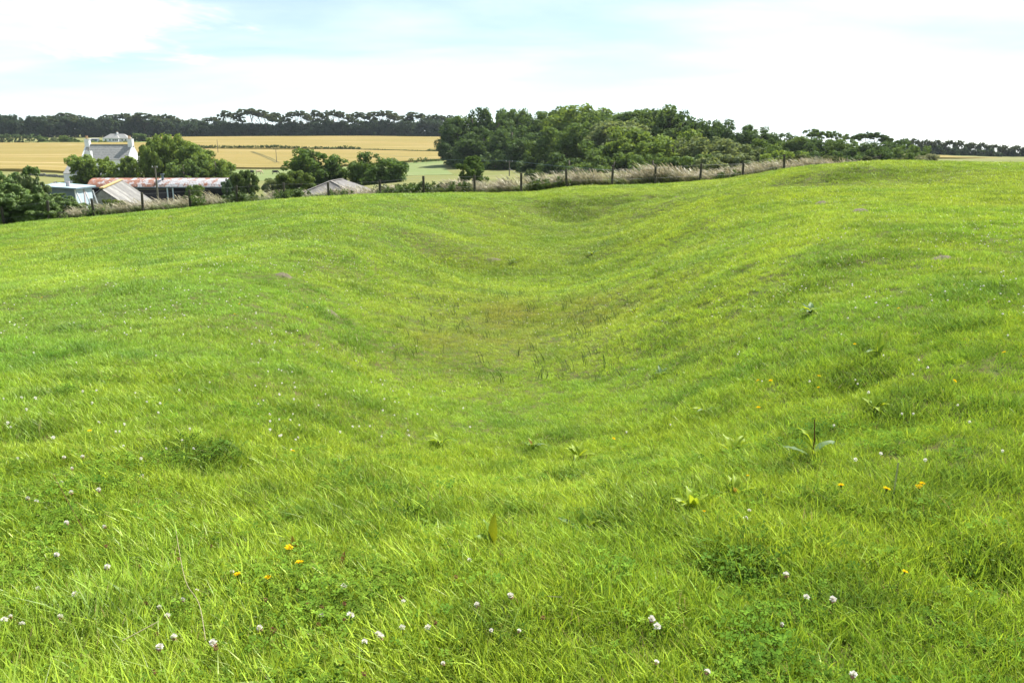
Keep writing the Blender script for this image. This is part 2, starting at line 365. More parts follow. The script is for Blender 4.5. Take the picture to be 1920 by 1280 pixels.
M['glass'] = mat_simple('window_glass', (.03, .035, .04), (.05, .055, .06), 1, .15, spec=.6)
M['concrete'] = mat_simple('pale_flue', (.38, .33, .34), (.46, .40, .41), 6, .9)
def mat_rust():
    t = NT('rusted_tin'); oi = t.n('ShaderNodeObjectInfo'); a = t.noise(.9, 6, .65, coord='World'); b = t.noise(3.5, 5, .7, coord='World')
    f = t.math('ADD', t.math('MULTIPLY', a, .7), t.math('MULTIPLY', b, .3)); sep = t.n('ShaderNodeSeparateColor'); t.L.new(oi.outputs['Color'], sep.inputs[0])
    f = t.rng(t.math('SUBTRACT', f, sep.outputs[0]), -.05, .05)
    c = t.mix(f, t.mix(t.rng(b, .3, .7), (.19, .072, .042), (.27, .125, .08)), t.mix(t.rng(b, .4, .65), (.30, .30, .325), (.42, .415, .43)))
    return t.principled(c, .7, None, .0, .3)
M['rust'] = mat_rust()
def mat_asb():
    t = NT('weathered_fibre_cement'); oi = t.n('ShaderNodeObjectInfo'); b = t.noise(1.6, 6, .7, coord='World'); c = t.mix(t.rng(b, .35, .68), (.70, .70, .72), (1.2, 1.17, 1.1)); c = t.mix(1.0, oi.outputs['Color'], c, 'MULTIPLY')
    return t.principled(c, .9, None, 0, .2)
M['asb'] = mat_asb()
M['lichen'] = mat_simple('orange_lichen', (.42, .27, .06), (.30, .25, .18), 2.5, .95)
M['bluetin'] = mat_simple('blue_grey_tin', (.09, .125, .165), (.13, .165, .20), 1.2, .6)
M['paleblue'] = mat_simple('pale_blue', (.36, .45, .54), (.44, .53, .60), 1.6, .6)
M['tinroof'] = mat_simple('pale_tin_roof', (.27, .37, .42), (.36, .46, .50), .8, .5)
M['cowblack'] = mat_simple('black_hide', (.012, .012, .014), (.022, .021, .022), 3, .8)
M['cowcream'] = mat_simple('cream_hide', (.50, .38, .26), (.60, .48, .34), 3, .9)
M['petalwhite'] = NT('clover_petal').leaf((.74, .71, .66), (.74, .70, .64), .3, 0.0)
M['petalpink'] = NT('faded_clover_petal').leaf((.36, .20, .15), (.36, .18, .13), .3, 0.0)
M['petalred'] = NT('withered_clover').leaf((.16, .07, .045), (.16, .07, .04), .2, 0.0)
M['yellow'] = NT('yellow_petal').leaf((.85, .60, .012), (.85, .55, .01), .35, 0.0)
M['stalk'] = NT('flower_stalk').leaf((.075, .10, .025), (.10, .13, .03), .3, .03)
M['redstalk'] = NT('dock_stalk').leaf((.10, .035, .02), (.10, .035, .02), .2, .03)
def mat_dock():
    t = NT('dock_leaf'); oi = t.n('ShaderNodeObjectInfo'); n = t.noise(14, 4, .6); c = t.mix(t.rng(n, .3, .7), oi.outputs['Color'], t.mix(1.0, oi.outputs['Color'], (1.35, 1.2, 1.1), 'MULTIPLY'))
    return t.leaf(c, t.mix(1.0, c, (1.6, 1.35, .7), 'MULTIPLY'), .45, t.gloss(.01, .07), .45)
M['dock'] = mat_dock()

# ------------------------------------------------------------------ terrain
def grid_mesh(name, xs, ys, zfun, mat):
    X, Y = np.meshgrid(xs, ys); Z = zfun(X, Y); V = np.c_[X.ravel(), Y.ravel(), Z.ravel()]
    nx, ny = len(xs), len(ys); i = np.arange((ny - 1) * (nx - 1)); r = i // (nx - 1); c = i % (nx - 1); a = r * nx + c
    return mk_mesh(name, V, np.c_[a, a + 1, a + nx + 1, a + nx], mat, True)
def zfield_mesh(x, y):
    fy = fence_y(x); z = zfield(x, np.minimum(y, fy + .5)); over = np.clip(y - fy - .5, 0, None)   # grassy shoulder past the fence, then down under the valley sheet
    return z - 0.10 * over - 0.5 * np.clip(over - 8.0, 0, None)
ys = np.unique(np.r_[np.arange(-12, 1, .8), np.arange(1, 14, .11), np.arange(14, 30, .22), np.arange(30, 58, .35), np.arange(58, 76, .9)])
xs = np.unique(np.round(np.r_[np.arange(-75, -26, .7), np.arange(-26, -9, .35), np.arange(-9, 9, .12), np.arange(9, 26, .35), np.arange(26, 80, .7)], 3))
tag(obj('grass_field', grid_mesh('grass_field', xs, ys, zfield_mesh, M['field'])), 'green pasture with a long hollow ditch curving away from the viewer', 'field', kind='structure')
def zvalley(x, y):
    z = zfar(x, y) + .5 * (fbm(x * .03, y * .03, 31) - .5) * np.clip((y - 60) / 60, 0, 1)
    inside = np.clip(fence_y(x) + 7 - y, 0, None) * ((np.abs(x) < 79))
    return z - np.minimum(inside * .45, 6)
vx = np.unique(np.round(np.r_[np.geomspace(110, 2600, 26), np.arange(-110, 111, 2.5), -np.geomspace(110, 2600, 26)], 2))
vy = np.unique(np.round(np.r_[-300, -150, -60, -30, np.arange(-12, 80, 1.5), np.arange(80, 200, 4), np.geomspace(200, 3000, 60)], 2))
tag(obj('valley_ground', grid_mesh('valley_ground', vx, vy, zvalley, M['valley'])), 'rough pasture land falling away beyond the fence to the farm', 'pasture', kind='structure')

def patch(name, label, c, h, mat, nu=40, nv=24):
    """a standing crop over four corner points (near-left, near-right, far-right, far-left), with its own cut edge"""
    c = [np.array(at(*p)[:2]) for p in c]; V = []; idx = lambda i, j: j * (nu + 1) + i
    u, v = np.meshgrid(np.linspace(0, 1, nu + 1), np.linspace(0, 1, nv + 1))
    XY = (1-u)[..., None]*(1-v)[..., None]*c[0] + u[..., None]*(1-v)[..., None]*c[1] + u[..., None]*v[..., None]*c[2] + (1-u)[..., None]*v[..., None]*c[3]
    z = zvalley(XY[..., 0], XY[..., 1]) + h + .12 * (fbm(XY[..., 0] * .2, XY[..., 1] * .2, 9) - .5)
    V = np.c_[XY.reshape(-1, 2), z.ravel()]; a = np.array([idx(i, j) for j in range(nv) for i in range(nu)])
    F = [tuple(q) for q in np.c_[a, a + 1, a + nu + 2, a + nu + 1]]
    rim = [idx(i, 0) for i in range(nu)] + [idx(nu, j) for j in range(nv)] + [idx(i, nv) for i in range(nu, 0, -1)] + [idx(0, j) for j in range(nv, 0, -1)]
    low = V[rim] - np.array([0, 0, h + .6]); o = len(V); n = len(rim)
    V = np.r_[V, low]; F += [(rim[(k + 1) % n], rim[k], o + k, o + (k + 1) % n) for k in range(n)]
    return tag(obj(name, mk_mesh(name, V, F, mat)), label, 'crop field', kind='structure')
patch('barley_field', 'golden barley field on the left beyond the farmhouse', [(-260,322,258),(158,321.5,262),(330,271,600),(-260,269,600)], .7, M['crop'])
patch('barley_field', 'golden barley field in the middle below the hedge line', [(300,319,332),(850,301.5,352),(870,288.5,468),(300,281,497)], .7, M['crop'])
patch('barley_field', 'golden barley field between the hedge line and the far tree belt', [(300,279.5,504),(870,286.5,475),(870,258,700),(300,258.5,705)], .7, M['crop'])
patch('barley_field', 'tan crop field at the far right behind the grass bank', [(1745,301,300),(2050,304,300),(2050,303,420),(1745,292,430)], .5, M['crop'])
patch('lawn', 'bright green garden lawn before the far bungalow', [(70,270,606),(330,272,606),(320,264,640),(70,264.5,640)], .06, mat_simple('lawn_grass', (.10, .16, .03), (.13, .19, .04), .2, .95), 16, 6)
patch('cow_pasture', 'green cow pasture below the middle barley field', [(430,335,240),(850,325,230),(830,303,343),(330,320,329)], .05, mat_simple('pasture_grass', (.105, .150, .036), (.14, .165, .055), .08, .95), 40, 24)
def strip(name, pts, w, mat, lift):
    P3 = []
    for px, py, Y in pts:
        q = at(px, py, Y); P3.append(q[:2])
    P3 = np.array(P3); t = np.linspace(0, 1, 14); s = np.linspace(0, 1, len(P3))
    C = np.c_[np.interp(t, s, P3[:, 0]), np.interp(t, s, P3[:, 1])]; d = np.gradient(C, axis=0); nrm = np.c_[-d[:, 1], d[:, 0]] / np.hypot(d[:, 0], d[:, 1])[:, None]
    a = C + nrm * w / 2; b = C - nrm * w / 2; XY = np.r_[a, b]; z = zvalley(XY[:, 0], XY[:, 1]) + lift; n = len(t)
    return obj(name, mk_mesh(name, np.c_[XY, z], np.array([[k, k + 1, n + k + 1, n + k] for k in range(n - 1)]), mat))
mt = mat_simple('wheel_track', (.07, .075, .02), (.10, .09, .03), .5, .95)
for k, pts in enumerate([[(470,287,460),(500,297,405),(517,304.5,368)], [(474,287,460),(507,297,405),(523,305,368)], [(440,277.5,512),(450,281,498)], [(445,277.5,512),(456,281,498)], [(383,283,485),(402,296,415)], [(381,281,492),(392,287,460)]]):
    tag(strip('wheel_track', pts, .55, mt, .80), 'dark wheel track through the golden barley beyond the farm trees', 'wheel track', 'tractor tracks in the barley', 'structure')

# ------------------------------------------------------------------ foliage prototypes (unit height, unit width)
def leaf_cloud(cl_c, cl_r, n, size, up=.35, flat=1.0, elong=1.5, seed=0, shell=.75, ctr=None):
    """n leaf-sized rhombi scattered over clumps (centres, radii)"""
    r = np.random.default_rng(seed); w = cl_r ** 2; k = r.choice(len(cl_c), n, p=w / w.sum())
    d = r.normal(size=(n, 3)); d[:, 2] += up * .9; d /= np.linalg.norm(d, axis=1)[:, None]
    rad = cl_r[k] * np.where(r.random(n) < shell, .75 + .35 * r.random(n), r.random(n))
    p = cl_c[k] + d * rad[:, None] * np.array([1, 1, flat])
    nrm = d + r.normal(size=(n, 3)) * .55; nrm /= np.linalg.norm(nrm, axis=1)[:, None]
    t = np.cross(nrm, r.normal(size=(n, 3))); t /= np.linalg.norm(t, axis=1)[:, None]; b = np.cross(nrm, t)
    s = size * (.6 + .8 * r.random(n)); s = s[:, None]
    V = np.stack([p - t * s * elong * .5, p - b * s * .42 + nrm * s * .08, p + t * s * elong * .5, p + b * s * .42 + nrm * s * .08], 1).reshape(-1, 3)
    a = np.arange(n) * 4
    if ctr is None: ctr = np.array([0, 0, .25])
    q = p - ctr; q /= np.linalg.norm(q, axis=1)[:, None] + 1e-6; cn = d * .8 + q * .7 + np.array([0, 0, .25]); cn /= np.linalg.norm(cn, axis=1)[:, None]
    return V, np.c_[a, a + 1, a + 2, a + 3], {'rnd': np.repeat(r.random(n), 4), 'cn': np.repeat(cn, 4, axis=0)}
def clumps_on(lobes, K, r0, r1, seed, zmin=-1, fill=.25):
    r = np.random.default_rng(seed); L = np.array(lobes); w = (L[:, 3] * L[:, 4] + L[:, 3] * L[:, 5] + L[:, 4] * L[:, 5]); k = r.choice(len(L), K * 3, p=w / w.sum())
    d = r.normal(size=(K * 3, 3)); d /= np.linalg.norm(d, axis=1)[:, None]
    rad = np.where(r.random(K * 3) < fill, r.random(K * 3) * .8, .82 + .2 * r.random(K * 3))
    c = L[k, :3] + d * L[k, 3:6] * rad[:, None]; c = c[c[:, 2] > zmin][:K]
    return c, r0 + (r1 - r0) * r.random(len(c)) ** 1.5
def limbs(mb, base, top, r0, targets, seed, n=7):
    r = np.random.default_rng(seed); b = np.array(base, float); t = np.array(top, float); bend = r.normal(size=3) * np.array([.03, .03, 0])
    P = [b + (t - b) * s + bend * math.sin(s * 3.1) for s in np.linspace(0, 1, 6)]; mb.tube(P, np.linspace(r0, r0 * .35, 6), n)
    for q in targets:
        s = .3 + .6 * r.random(); a = b + (t - b) * s + bend * math.sin(s * 3.1); q = np.array(q, float); mid = (a + q) / 2 + np.array([0, 0, .02]) + r.normal(size=3) * .015
        mb.tube([a, mid, q], [r0 * .4, r0 * .24, r0 * .08], 5)
PROTO = {}
def make_proto(kind, i):
    sd = hash((kind, i)) % 1000 if False else {'round': 100, 'skirt': 200, 'wind': 300, 'umbrella': 400, 'bush': 500, 'gorse': 600, 'under': 700}[kind] + i * 7
    r = np.random.default_rng(sd); lob = []; mb = MB(); mat = M['leaf']
    if kind in ('round', 'skirt', 'under'):
        zc, rz = {'round': (.58, .38), 'skirt': (.48, .46), 'under': (.48, .47)}[kind]
        lob.append((0, 0, zc, .38, .38, rz * .92))
        for k in range(9):
            a = r.random() * 6.28; e = r.uniform(-.7, 1); rr = r.uniform(.15, .25)
            lob.append((math.cos(a) * .30 * math.sqrt(1 - e * e * .8), math.sin(a) * .30 * math.sqrt(1 - e * e * .8), min(zc + e * rz * .72, 1 - rr * .95), rr, rr, rr * .9))
        if kind != 'round':
            for k in range(6):
                a = k * 1.05 + r.random(); lob.append((math.cos(a) * .27, math.sin(a) * .27, r.uniform(.14, .26), .2, .2, .17))
        c, rad = clumps_on(lob, 160, .045, .12, sd, .10 if kind == 'round' else .03); n, s = (12500, .034) if kind != 'under' else (6500, .048)
        V, F, a = leaf_cloud(c, rad, n, s, seed=sd)
        limbs(mb, (0, 0, 0), (r.normal() * .03, 0, .75), .028, c[r.choice(len(c), 12)], sd)
    elif kind == 'wind':                                       # crown combed by sea wind: steep on one side, trailing to the other
        n_l = 7
        for k in range(n_l):
            t = k / (n_l - 1); x = -.38 + .86 * t; z = .84 - .40 * max(0, t - .25) ** 1.3 - (.10 if k == 0 else 0)
            lob.append((x, r.normal() * .08, z + r.normal() * .012, .17, .22, .115 - .03 * t))
        c, rad = clumps_on(lob, 120, .025, .06, sd); V, F, a = leaf_cloud(c, rad, 6500, .032, flat=.6, seed=sd)
        for x in (-.12, .08, .26):
            limbs(mb, (x + r.normal() * .03, r.normal() * .05, 0), (x - .10, 0, .74), .016, c[r.choice(len(c), 6)], sd + int(x * 100) + 50, 6)
    elif kind == 'umbrella':
        lob = [(-.1, 0, .88, .30, .28, .10), (.22, .05, .8, .22, .2, .08), (.05, 0, .62, .16, .16, .07), (.2, 0, .45, .22, .2, .12)]
        c, rad = clumps_on(lob, 70, .03, .07, sd); V, F, a = leaf_cloud(c, rad, 3800, .036, flat=.7, seed=sd)
        limbs(mb, (0, 0, 0), (.02, 0, .84), .03, c[r.choice(len(c), 9)], sd)
    elif kind == 'bush':
        lob.append((0, 0, .43, .39, .39, .44))
        for k in range(8):
            a = r.random() * 6.28; rr = r.uniform(.16, .25); z = r.uniform(.12, .78); lob.append((math.cos(a) * .3, math.sin(a) * .3, min(z, 1 - rr), rr, rr, rr))
        c, rad = clumps_on(lob, 130, .05, .11, sd, .03); V, F, a = leaf_cloud(c, rad, 9500, .042, seed=sd)
        for k in range(4): limbs(mb, (r.normal() * .04, r.normal() * .04, 0), (r.normal() * .15, r.normal() * .15, .55), .02, c[r.choice(len(c), 4)], sd + k, 5)
    else:                                                       # gorse: tight spiny tufts standing up from a rounded mound
        lob.append((0, 0, .40, .40, .40, .42))
        for k in range(14):
            a = r.random() * 6.28; rr = r.uniform(.10, .19); z = r.uniform(.12, .85); q = .36 * math.sqrt(max(.1, 1 - (z - .3) ** 2 * 1.6)); lob.append((math.cos(a) * q, math.sin(a) * q, min(z, 1 - rr), rr, rr, rr))
        c, rad = clumps_on(lob, 230, .025, .075, sd, .02, .12); V, F, a = leaf_cloud(c, rad, 24000, .021, up=.6, elong=2.6, seed=sd); mat = M['gorse']
        for k in range(5): limbs(mb, (r.normal() * .06, r.normal() * .06, 0), (r.normal() * .2, r.normal() * .2, .5), .018, c[r.choice(len(c), 4)], sd + k, 5)
    V = np.array(V); kx = .5 / np.percentile(np.abs(V[:, :2]), 99.3); kz = 1 / np.percentile(V[:, 2], 99.8); V = V * np.array([kx, kx, kz]); mb.V = [(x * kx, y * kx, z * kz) for x, y, z in mb.V]
    PROTO[kind, i] = (mk_mesh('crown', V, F, mat, False, a), mb.mesh('trunk', M['bark'], True))
for kind, n in (('round', 4), ('skirt', 4), ('wind', 4), ('umbrella', 2), ('bush', 3), ('gorse', 2), ('under', 3)):
    for i in range(n): make_proto(kind, i)

def plant(name, kind, i, px, top, Y, wpx, label, cat, col, group=None, ground=None, sink=.0, rz=None, depth_ratio=1.0):
    x = at(px, 262, Y)[0]; g = zf1(x, Y) if ground is None else ground
    zt = at(px, top, Y)[2]; h = max(zt - g, .6); w = wpx / FPX * Y * (1.18 if name in ('wood_tree', 'understorey_tree') else 1.08)
    if h < .72 * w and kind not in ('wind', 'umbrella'): h = .72 * w; g = zt - h              # broad low trees root in the dips behind the bank
    t = thing(name, label, cat, (x, Y, g - sink), group, (random.uniform(-.35, .35) if kind in ('wind', 'umbrella') else random.uniform(0, 6.28)) if rz is None else rz)
    cm, tm = PROTO[kind, i % len([k for k in PROTO if k[0] == kind])]
    for nm, me in (('crown', cm), ('trunk', tm)):
        o = obj(nm if kind not in ('bush', 'gorse') or nm == 'crown' else 'stem', me, t, color=col); o.scale = (w, w * depth_ratio, (h + sink))
    return t
def ordn(k): return ['first','second','third','fourth','fifth','sixth','seventh','eighth','ninth','tenth','eleventh','twelfth','thirteenth','fourteenth','fifteenth','sixteenth','seventeenth','eighteenth','nineteenth','twentieth','twenty-first','twenty-second','twenty-third','twenty-fourth'][k]

DK, MD, LT, GY = (.052, .094, .030), (.080, .134, .036), (.120, .185, .040), (.125, .168, .075)
# far tree belt: dense lower row, then wind-combed trees that stand above it
px = -70.0; k = 0
while px < 872:
    w = random.uniform(34, 46); top = np.interp(px, [-70, 60, 140, 330, 400, 600, 860], [222, 224, 226, 228, 234, 232, 230]) + random.uniform(-8, 1)
    Y = np.interp(px, [-70, 300, 500, 870], [706, 715, 716, 708]) + random.uniform(0, 14)
    plant('belt_tree', 'under', k, px, top, Y, w, 'dark dense tree in the lower row of the far tree belt', 'tree', (.036, .062, .036), 'dense lower trees of the far belt', depth_ratio=.8)
    px += random.uniform(15, 20); k += 1
EM = [(28,216,50),(95,216,52),(140,212,52),(183,221,40),(213,215,36),(240,211,38),(285,211,52),(322,214,42),(372,221,34),(404,220,30),(435,209,32),(487,204,56),(527,210,36),(567,209,42),(601,205,26),(637,205,46),(683,211,44),(727,206,62),(790,209,58),(826,213,38),(850,216,26)]
for k, (px, top, w) in enumerate(EM):
    lab = 'wind-combed flat-topped tree above the far belt, %s from its left end' % ordn(k) if k < 11 else 'wind-combed flat-topped tree above the far belt, %s leftward from the central wood' % ordn(len(EM) - 1 - k)
    plant('windswept_tree', 'wind', k, px, top + random.uniform(-2, 2), 722 + random.uniform(-4, 10), w * random.uniform(1.2, 1.6), lab, 'tree', (.060, .082, .036), 'windswept trees of the far belt')
# right-hand belt
px = 1690.0; k = 0
while px < 1985:
    top = np.interp(px, [1690, 1920, 1985], [270, 283, 285]) + random.uniform(-2, 3)
    plant('belt_tree', 'under', k, px, top, 452 + random.uniform(0, 10), random.uniform(26, 34), 'dark dense tree in the lower row of the right-hand belt beyond the tan crop', 'tree', (.036, .062, .032), 'dense lower trees of the right-hand belt', depth_ratio=.8, ground=-12)
    px += random.uniform(13, 17); k += 1
for k, px in enumerate(np.arange(1700, 1960, 21)):
    top = np.interp(px, [1700, 1720, 1920], [260, 260, 272]) + random.uniform(-2, 2)
    plant('windswept_tree', 'wind', k + 1, px, top, 458, random.uniform(28, 36), 'flat-topped tree of the right-hand belt, %s from its left end' % ordn(k), 'tree', (.060, .082, .034), 'taller trees of the right-hand belt', ground=-10)
# the central wood: (px, top, distance, width px, kind, colour)
WOOD_SKY = [(860,222,316,66,'skirt',DK),(886,205,320,80,'skirt',DK),(930,211,314,76,'skirt',DK),(966,205,332,58,'round',MD),(1008,221,302,74,'skirt',DK),(1042,204,294,80,'round',MD),(1096,199,268,120,'round',LT),(1142,212,255,90,'round',MD),
            (1184,207,240,80,'round',MD),(1237,201,236,92,'round',MD),(1274,212,230,80,'skirt',DK),(1308,231,222,74,'skirt',DK),(1342,226,236,62,'skirt',DK),(1386,236,236,74,'skirt',DK),(1424,241,232,64,'skirt',DK),(1468,251,228,62,'skirt',DK),(1500,257,220,64,'round',MD)]
WOOD_MID = [(905,246,298,84,'skirt',DK),(960,238,288,90,'skirt',DK),(1000,250,266,92,'skirt',DK),(1056,240,240,106,'skirt',MD),(1098,232,228,90,'round',MD),(1152,228,218,104,'round',GY),(1206,240,195,112,'skirt',LT),(1264,246,185,112,'skirt',LT),(1118,268,202,112,'skirt',MD),
            (1322,258,174,96,'skirt',GY),(1378,262,168,96,'skirt',GY),(1432,262,170,84,'skirt',MD)]
WOOD_LOW = [(850,268,306,50,'bush',DK),(884,276,296,60,'bush',DK),(940,282,272,76,'bush',DK),(1006,284,246,84,'bush',DK),(1066,288,212,84,'skirt',DK),(1148,290,186,86,'skirt',MD),(1222,290,165,90,'skirt',MD),(1290,292,156,84,'bush',MD),(1350,290,150,84,'bush',GY),(1412,290,146,84,'bush',GY),(1466,284,150,80,'skirt',LT)]
k = 0
for k, (px, top, Y, w, kind, col) in enumerate(WOOD_SKY):
    nm = {DK: 'dark', MD: 'mid-green', LT: 'bright', GY: 'greyish'}[col]
    plant('wood_tree', kind, k, px, top, Y, w, '%s broadleaf tree on the skyline of the central wood, %s from its left end' % (nm, ordn(k)), 'tree', col, 'skyline trees of the central wood')
for k, (px, top, Y, w, kind, col) in enumerate(WOOD_MID):
    nm = {DK: 'dark', MD: 'mid-green', LT: 'bright', GY: 'greyish'}[col]
    plant('wood_tree', kind, k + 2, px, top, Y, w, '%s broadleaf tree halfway down the central wood, %s from its left end' % (nm, ordn(k)), 'tree', col, 'middle trees of the central wood')
for k, (px, top, Y, w, kind, col) in enumerate(WOOD_LOW):
    nm = {DK: 'dark', MD: 'mid-green', LT: 'bright', GY: 'greyish'}[col]
    plant('understorey_tree', kind, k + 1, px, top, Y, w, '%s low tree at the foot of the central wood, %s from its left end' % (nm, ordn(k)), 'tree', col, 'low trees at the edge of the wood')
for k, (px, top, Y, w, kind, col, lab) in enumerate([
    (1530,242,262,44,'umbrella',MD,'thin-crowned pale tree standing alone above the wood at the right'), (1566,246,262,40,'umbrella',MD,'second thin-crowned tree above the wood, leaning beside the first'),
    (1540,260,205,74,'skirt',DK,'dark tree below the two thin-crowned trees'), (1585,262,196,60,'skirt',MD,'round tree just right of the thin-crowned trees'),
    (1628,268,186,70,'skirt',DK,'dark tree left of the humped windswept tree'), (1640,248,246,80,'wind',DK,'humped windswept tree with a trailing right side beyond the bank'),
    (1684,264,205,72,'skirt',DK,'dark tree under the trailing side of the humped tree'), (1706,273,176,60,'skirt',MD,'sloping tree before the right-hand belt'),
    (1530,284,150,70,'skirt',DK,'darkest low tree behind the dry grass left of the bank'), (1590,284,152,80,'skirt',DK,'dark low tree behind the left end of the bank'),
    (1650,278,166,64,'skirt',DK,'dark low tree behind the middle of the bank'), (1716,286,152,50,'bush',MD,'green bush at the right end of the wood'),
    (1742,289,132,36,'bush',(.22,.25,.17),'pale-flowering bush on the crest at the end of the wood')]):
    plant('wood_tree' if kind != 'bush' else 'shrub', kind, k, px, top, Y, w, lab, 'tree' if kind != 'bush' else 'bush', col, 'trees behind the grass bank')
for k, (px, top, w) in enumerate([(1565,292,40),(1640,293,44),(1690,296,36),(1500,290,44)]):
    plant('bramble_bush', 'bush', k, px, top, 118, w, 'grey-green bramble behind the bank crest, %s from the left' % ordn([1,2,3,0][k]), 'bush', (.085,.11,.045), 'brambles behind the bank crest')

# trees round the farm
for k, (px, top, Y, w, kind, col, lab) in enumerate([
    (168,291,205,74,'bush',LT,'pale round willow in front of the white house'), (222,294,203,66,'bush',LT,'pale willow before the right half of the white house'),
    (293,256,200,62,'round',LT,'tall bright tree beside the white house gable'), (322,252,203,58,'round',LT,'tallest bright tree of the group behind the rusty barn'),
    (357,268,200,70,'round',LT,'bright tree behind the middle of the rusty barn'), (398,290,198,66,'skirt',LT,'low spreading tree above the right end of the rusty barn'),
    (268,300,206,40,'skirt',MD,'dark tree between the house gable and the tall trees'), (340,300,192,80,'skirt',MD,'dark lower tree just behind the rusty barn roof')]):
    plant('farm_tree', kind, k, px, top, Y, w, lab, 'tree', col, 'trees around the farm')
for k, (px, top, Y, w, kind, col, lab) in enumerate([
    (592,280,180,98,'skirt',(.066,.120,.026),'big round tree, left of the two in the middle pasture'), (708,287,175,98,'skirt',(.060,.110,.026),'big round tree, right of the two in the middle pasture'),
    (672,300,182,40,'skirt',MD,'dark tree joined to the left side of the right round tree'), (552,321,120,64,'bush',(.078,.122,.028),'small round bush in front of the left big round tree'),
    (884,293,120,54,'bush',(.062,.112,.026),'lone round tree on the meadow before the central wood'), (640,338,120,30,'bush',MD,'low dark bush between the two big round trees'),
    (456,320,135,44,'bush',(.06,.10,.025),'leafy bush at the right end of the rusty barn'), (425,328,165,34,'bush',(.055,.10,.05),'ivy-covered bush over the barn gable'),
    (355,347,126,36,'bush',MD,'bushy shrub in front of the barn posts'), (508,334,170,40,'bush',GY,'greyish low shrub left of the small round bush'),
    (180,352,88,24,'bush',(.075,.125,.026),'leafy climber between the blue shed and the grey roof'), (204,374,72,46,'bush',(.09,.13,.035),'weedy bush under the lichened end of the grey roof'),
    (1000,318,90,36,'bush',(.07,.11,.04),'pale thistle patch behind the fence near the leaning post'), (1090,322,100,60,'bush',MD,'low bramble behind the fence under the wood')]):
    plant('pasture_tree' if w > 100 else 'shrub', kind, k, px, top, Y, w, lab, 'tree' if 'tree' in lab.split(',')[0] and w > 50 and kind == 'skirt' else 'bush', col, 'trees and bushes in the pasture')
for k, (px, top, Y, w, lab) in enumerate([
    (-12,303,60,90,'tall gorse bush at the left edge, behind the others'), (22,314,58,66,'gorse bush at the left edge with a lower shoulder'), (46,328,58,54,'sloping gorse bush left of the blue shed'), (72,348,57,44,'gorse bush touching the dark wall of the blue shed'),
    (8,348,52.5,104,'big dark gorse bush at the left edge by the fence'), (62,362,52.5,84,'dark gorse bush in the middle of the clump'), (110,364,54,56,'gorse bush in front of the blue shed wall'), (-34,346,52,90,'gorse bush cut off by the left edge of the view')]):
    x = at(px, 262, Y)[0]
    plant('gorse_bush', 'gorse', k, px, top, Y, w * 1.15, lab, 'gorse bush', (.088, .150, .034) if k != 2 else (.10, .145, .045), 'gorse clump at the left', ground=float(zfield_mesh(np.array([x]), np.array([Y]))[0]) - .25)

def hedge(name, pts, h, w, dens, label, col, size=.45):
    P3 = np.array([at(*p)[:2] for p in pts]); seg = np.r_[0, np.cumsum(np.hypot(*np.diff(P3, axis=0).T))]; n = int(seg[-1] * dens); t = rng.random(n) * seg[-1]
    x = np.interp(t, seg, P3[:, 0]); y = np.interp(t, seg, P3[:, 1]); g = zvalley(x, y); hh = h * (.55 + .6 * vnoise(t * .12, t * 0, 4)) * np.where(vnoise(t * .035, t * 0, 8) > .16, 1, .25)
    c = np.c_[x + rng.normal(size=n) * w * .3, y + rng.normal(size=n) * w * .3, g + rng.random(n) * hh]
    V, F, a = leaf_cloud(c, np.full(n, .5), n * 7, size, seed=n, ctr=c.mean(0) - np.array([0, 300, 600]))
    o = obj(name, mk_mesh(name, V, F, M['leaf'], False, a), color=col); return tag(o, label, 'hedge')
hedge('hedge', [(300,279.5,501),(480,279.5,500),(620,283,488),(880,288.5,470)], 2.0, 1.4, 9.0, 'thin dark hedge dividing the two barley fields', (.035, .07, .022))
hedge('hedge', [(770,305,341),(800,303,345),(840,301.5,348)], 1.8, 1.6, 4.0, 'short green hedge between the barley and the wood', (.06, .10, .035))
hedge('hedge', [(-80,271,603),(-10,270,603),(72,270,603)], 6.5, 4, 8.0, 'tall bushy hedge at the far left along the barley', (.06, .10, .045), .8)
for k, (px, top, w, col) in enumerate([(80,256,18,MD),(100,258,20,GY),(118,254,16,LT),(133,258,20,MD),(150,262,18,LT),(176,263,26,GY),(262,250,24,MD),(276,256,16,LT),(190,264,20,MD),(244,264,22,GY)]):
    plant('garden_shrub', 'bush', k, px, top, 626 if k not in (8, 9) else 606, w, 'small garden shrub near the far bungalow, %s from the left' % ordn([0,1,2,3,4,5,8,9,6,7][k]), 'bush', col, 'garden shrubs by the bungalow')

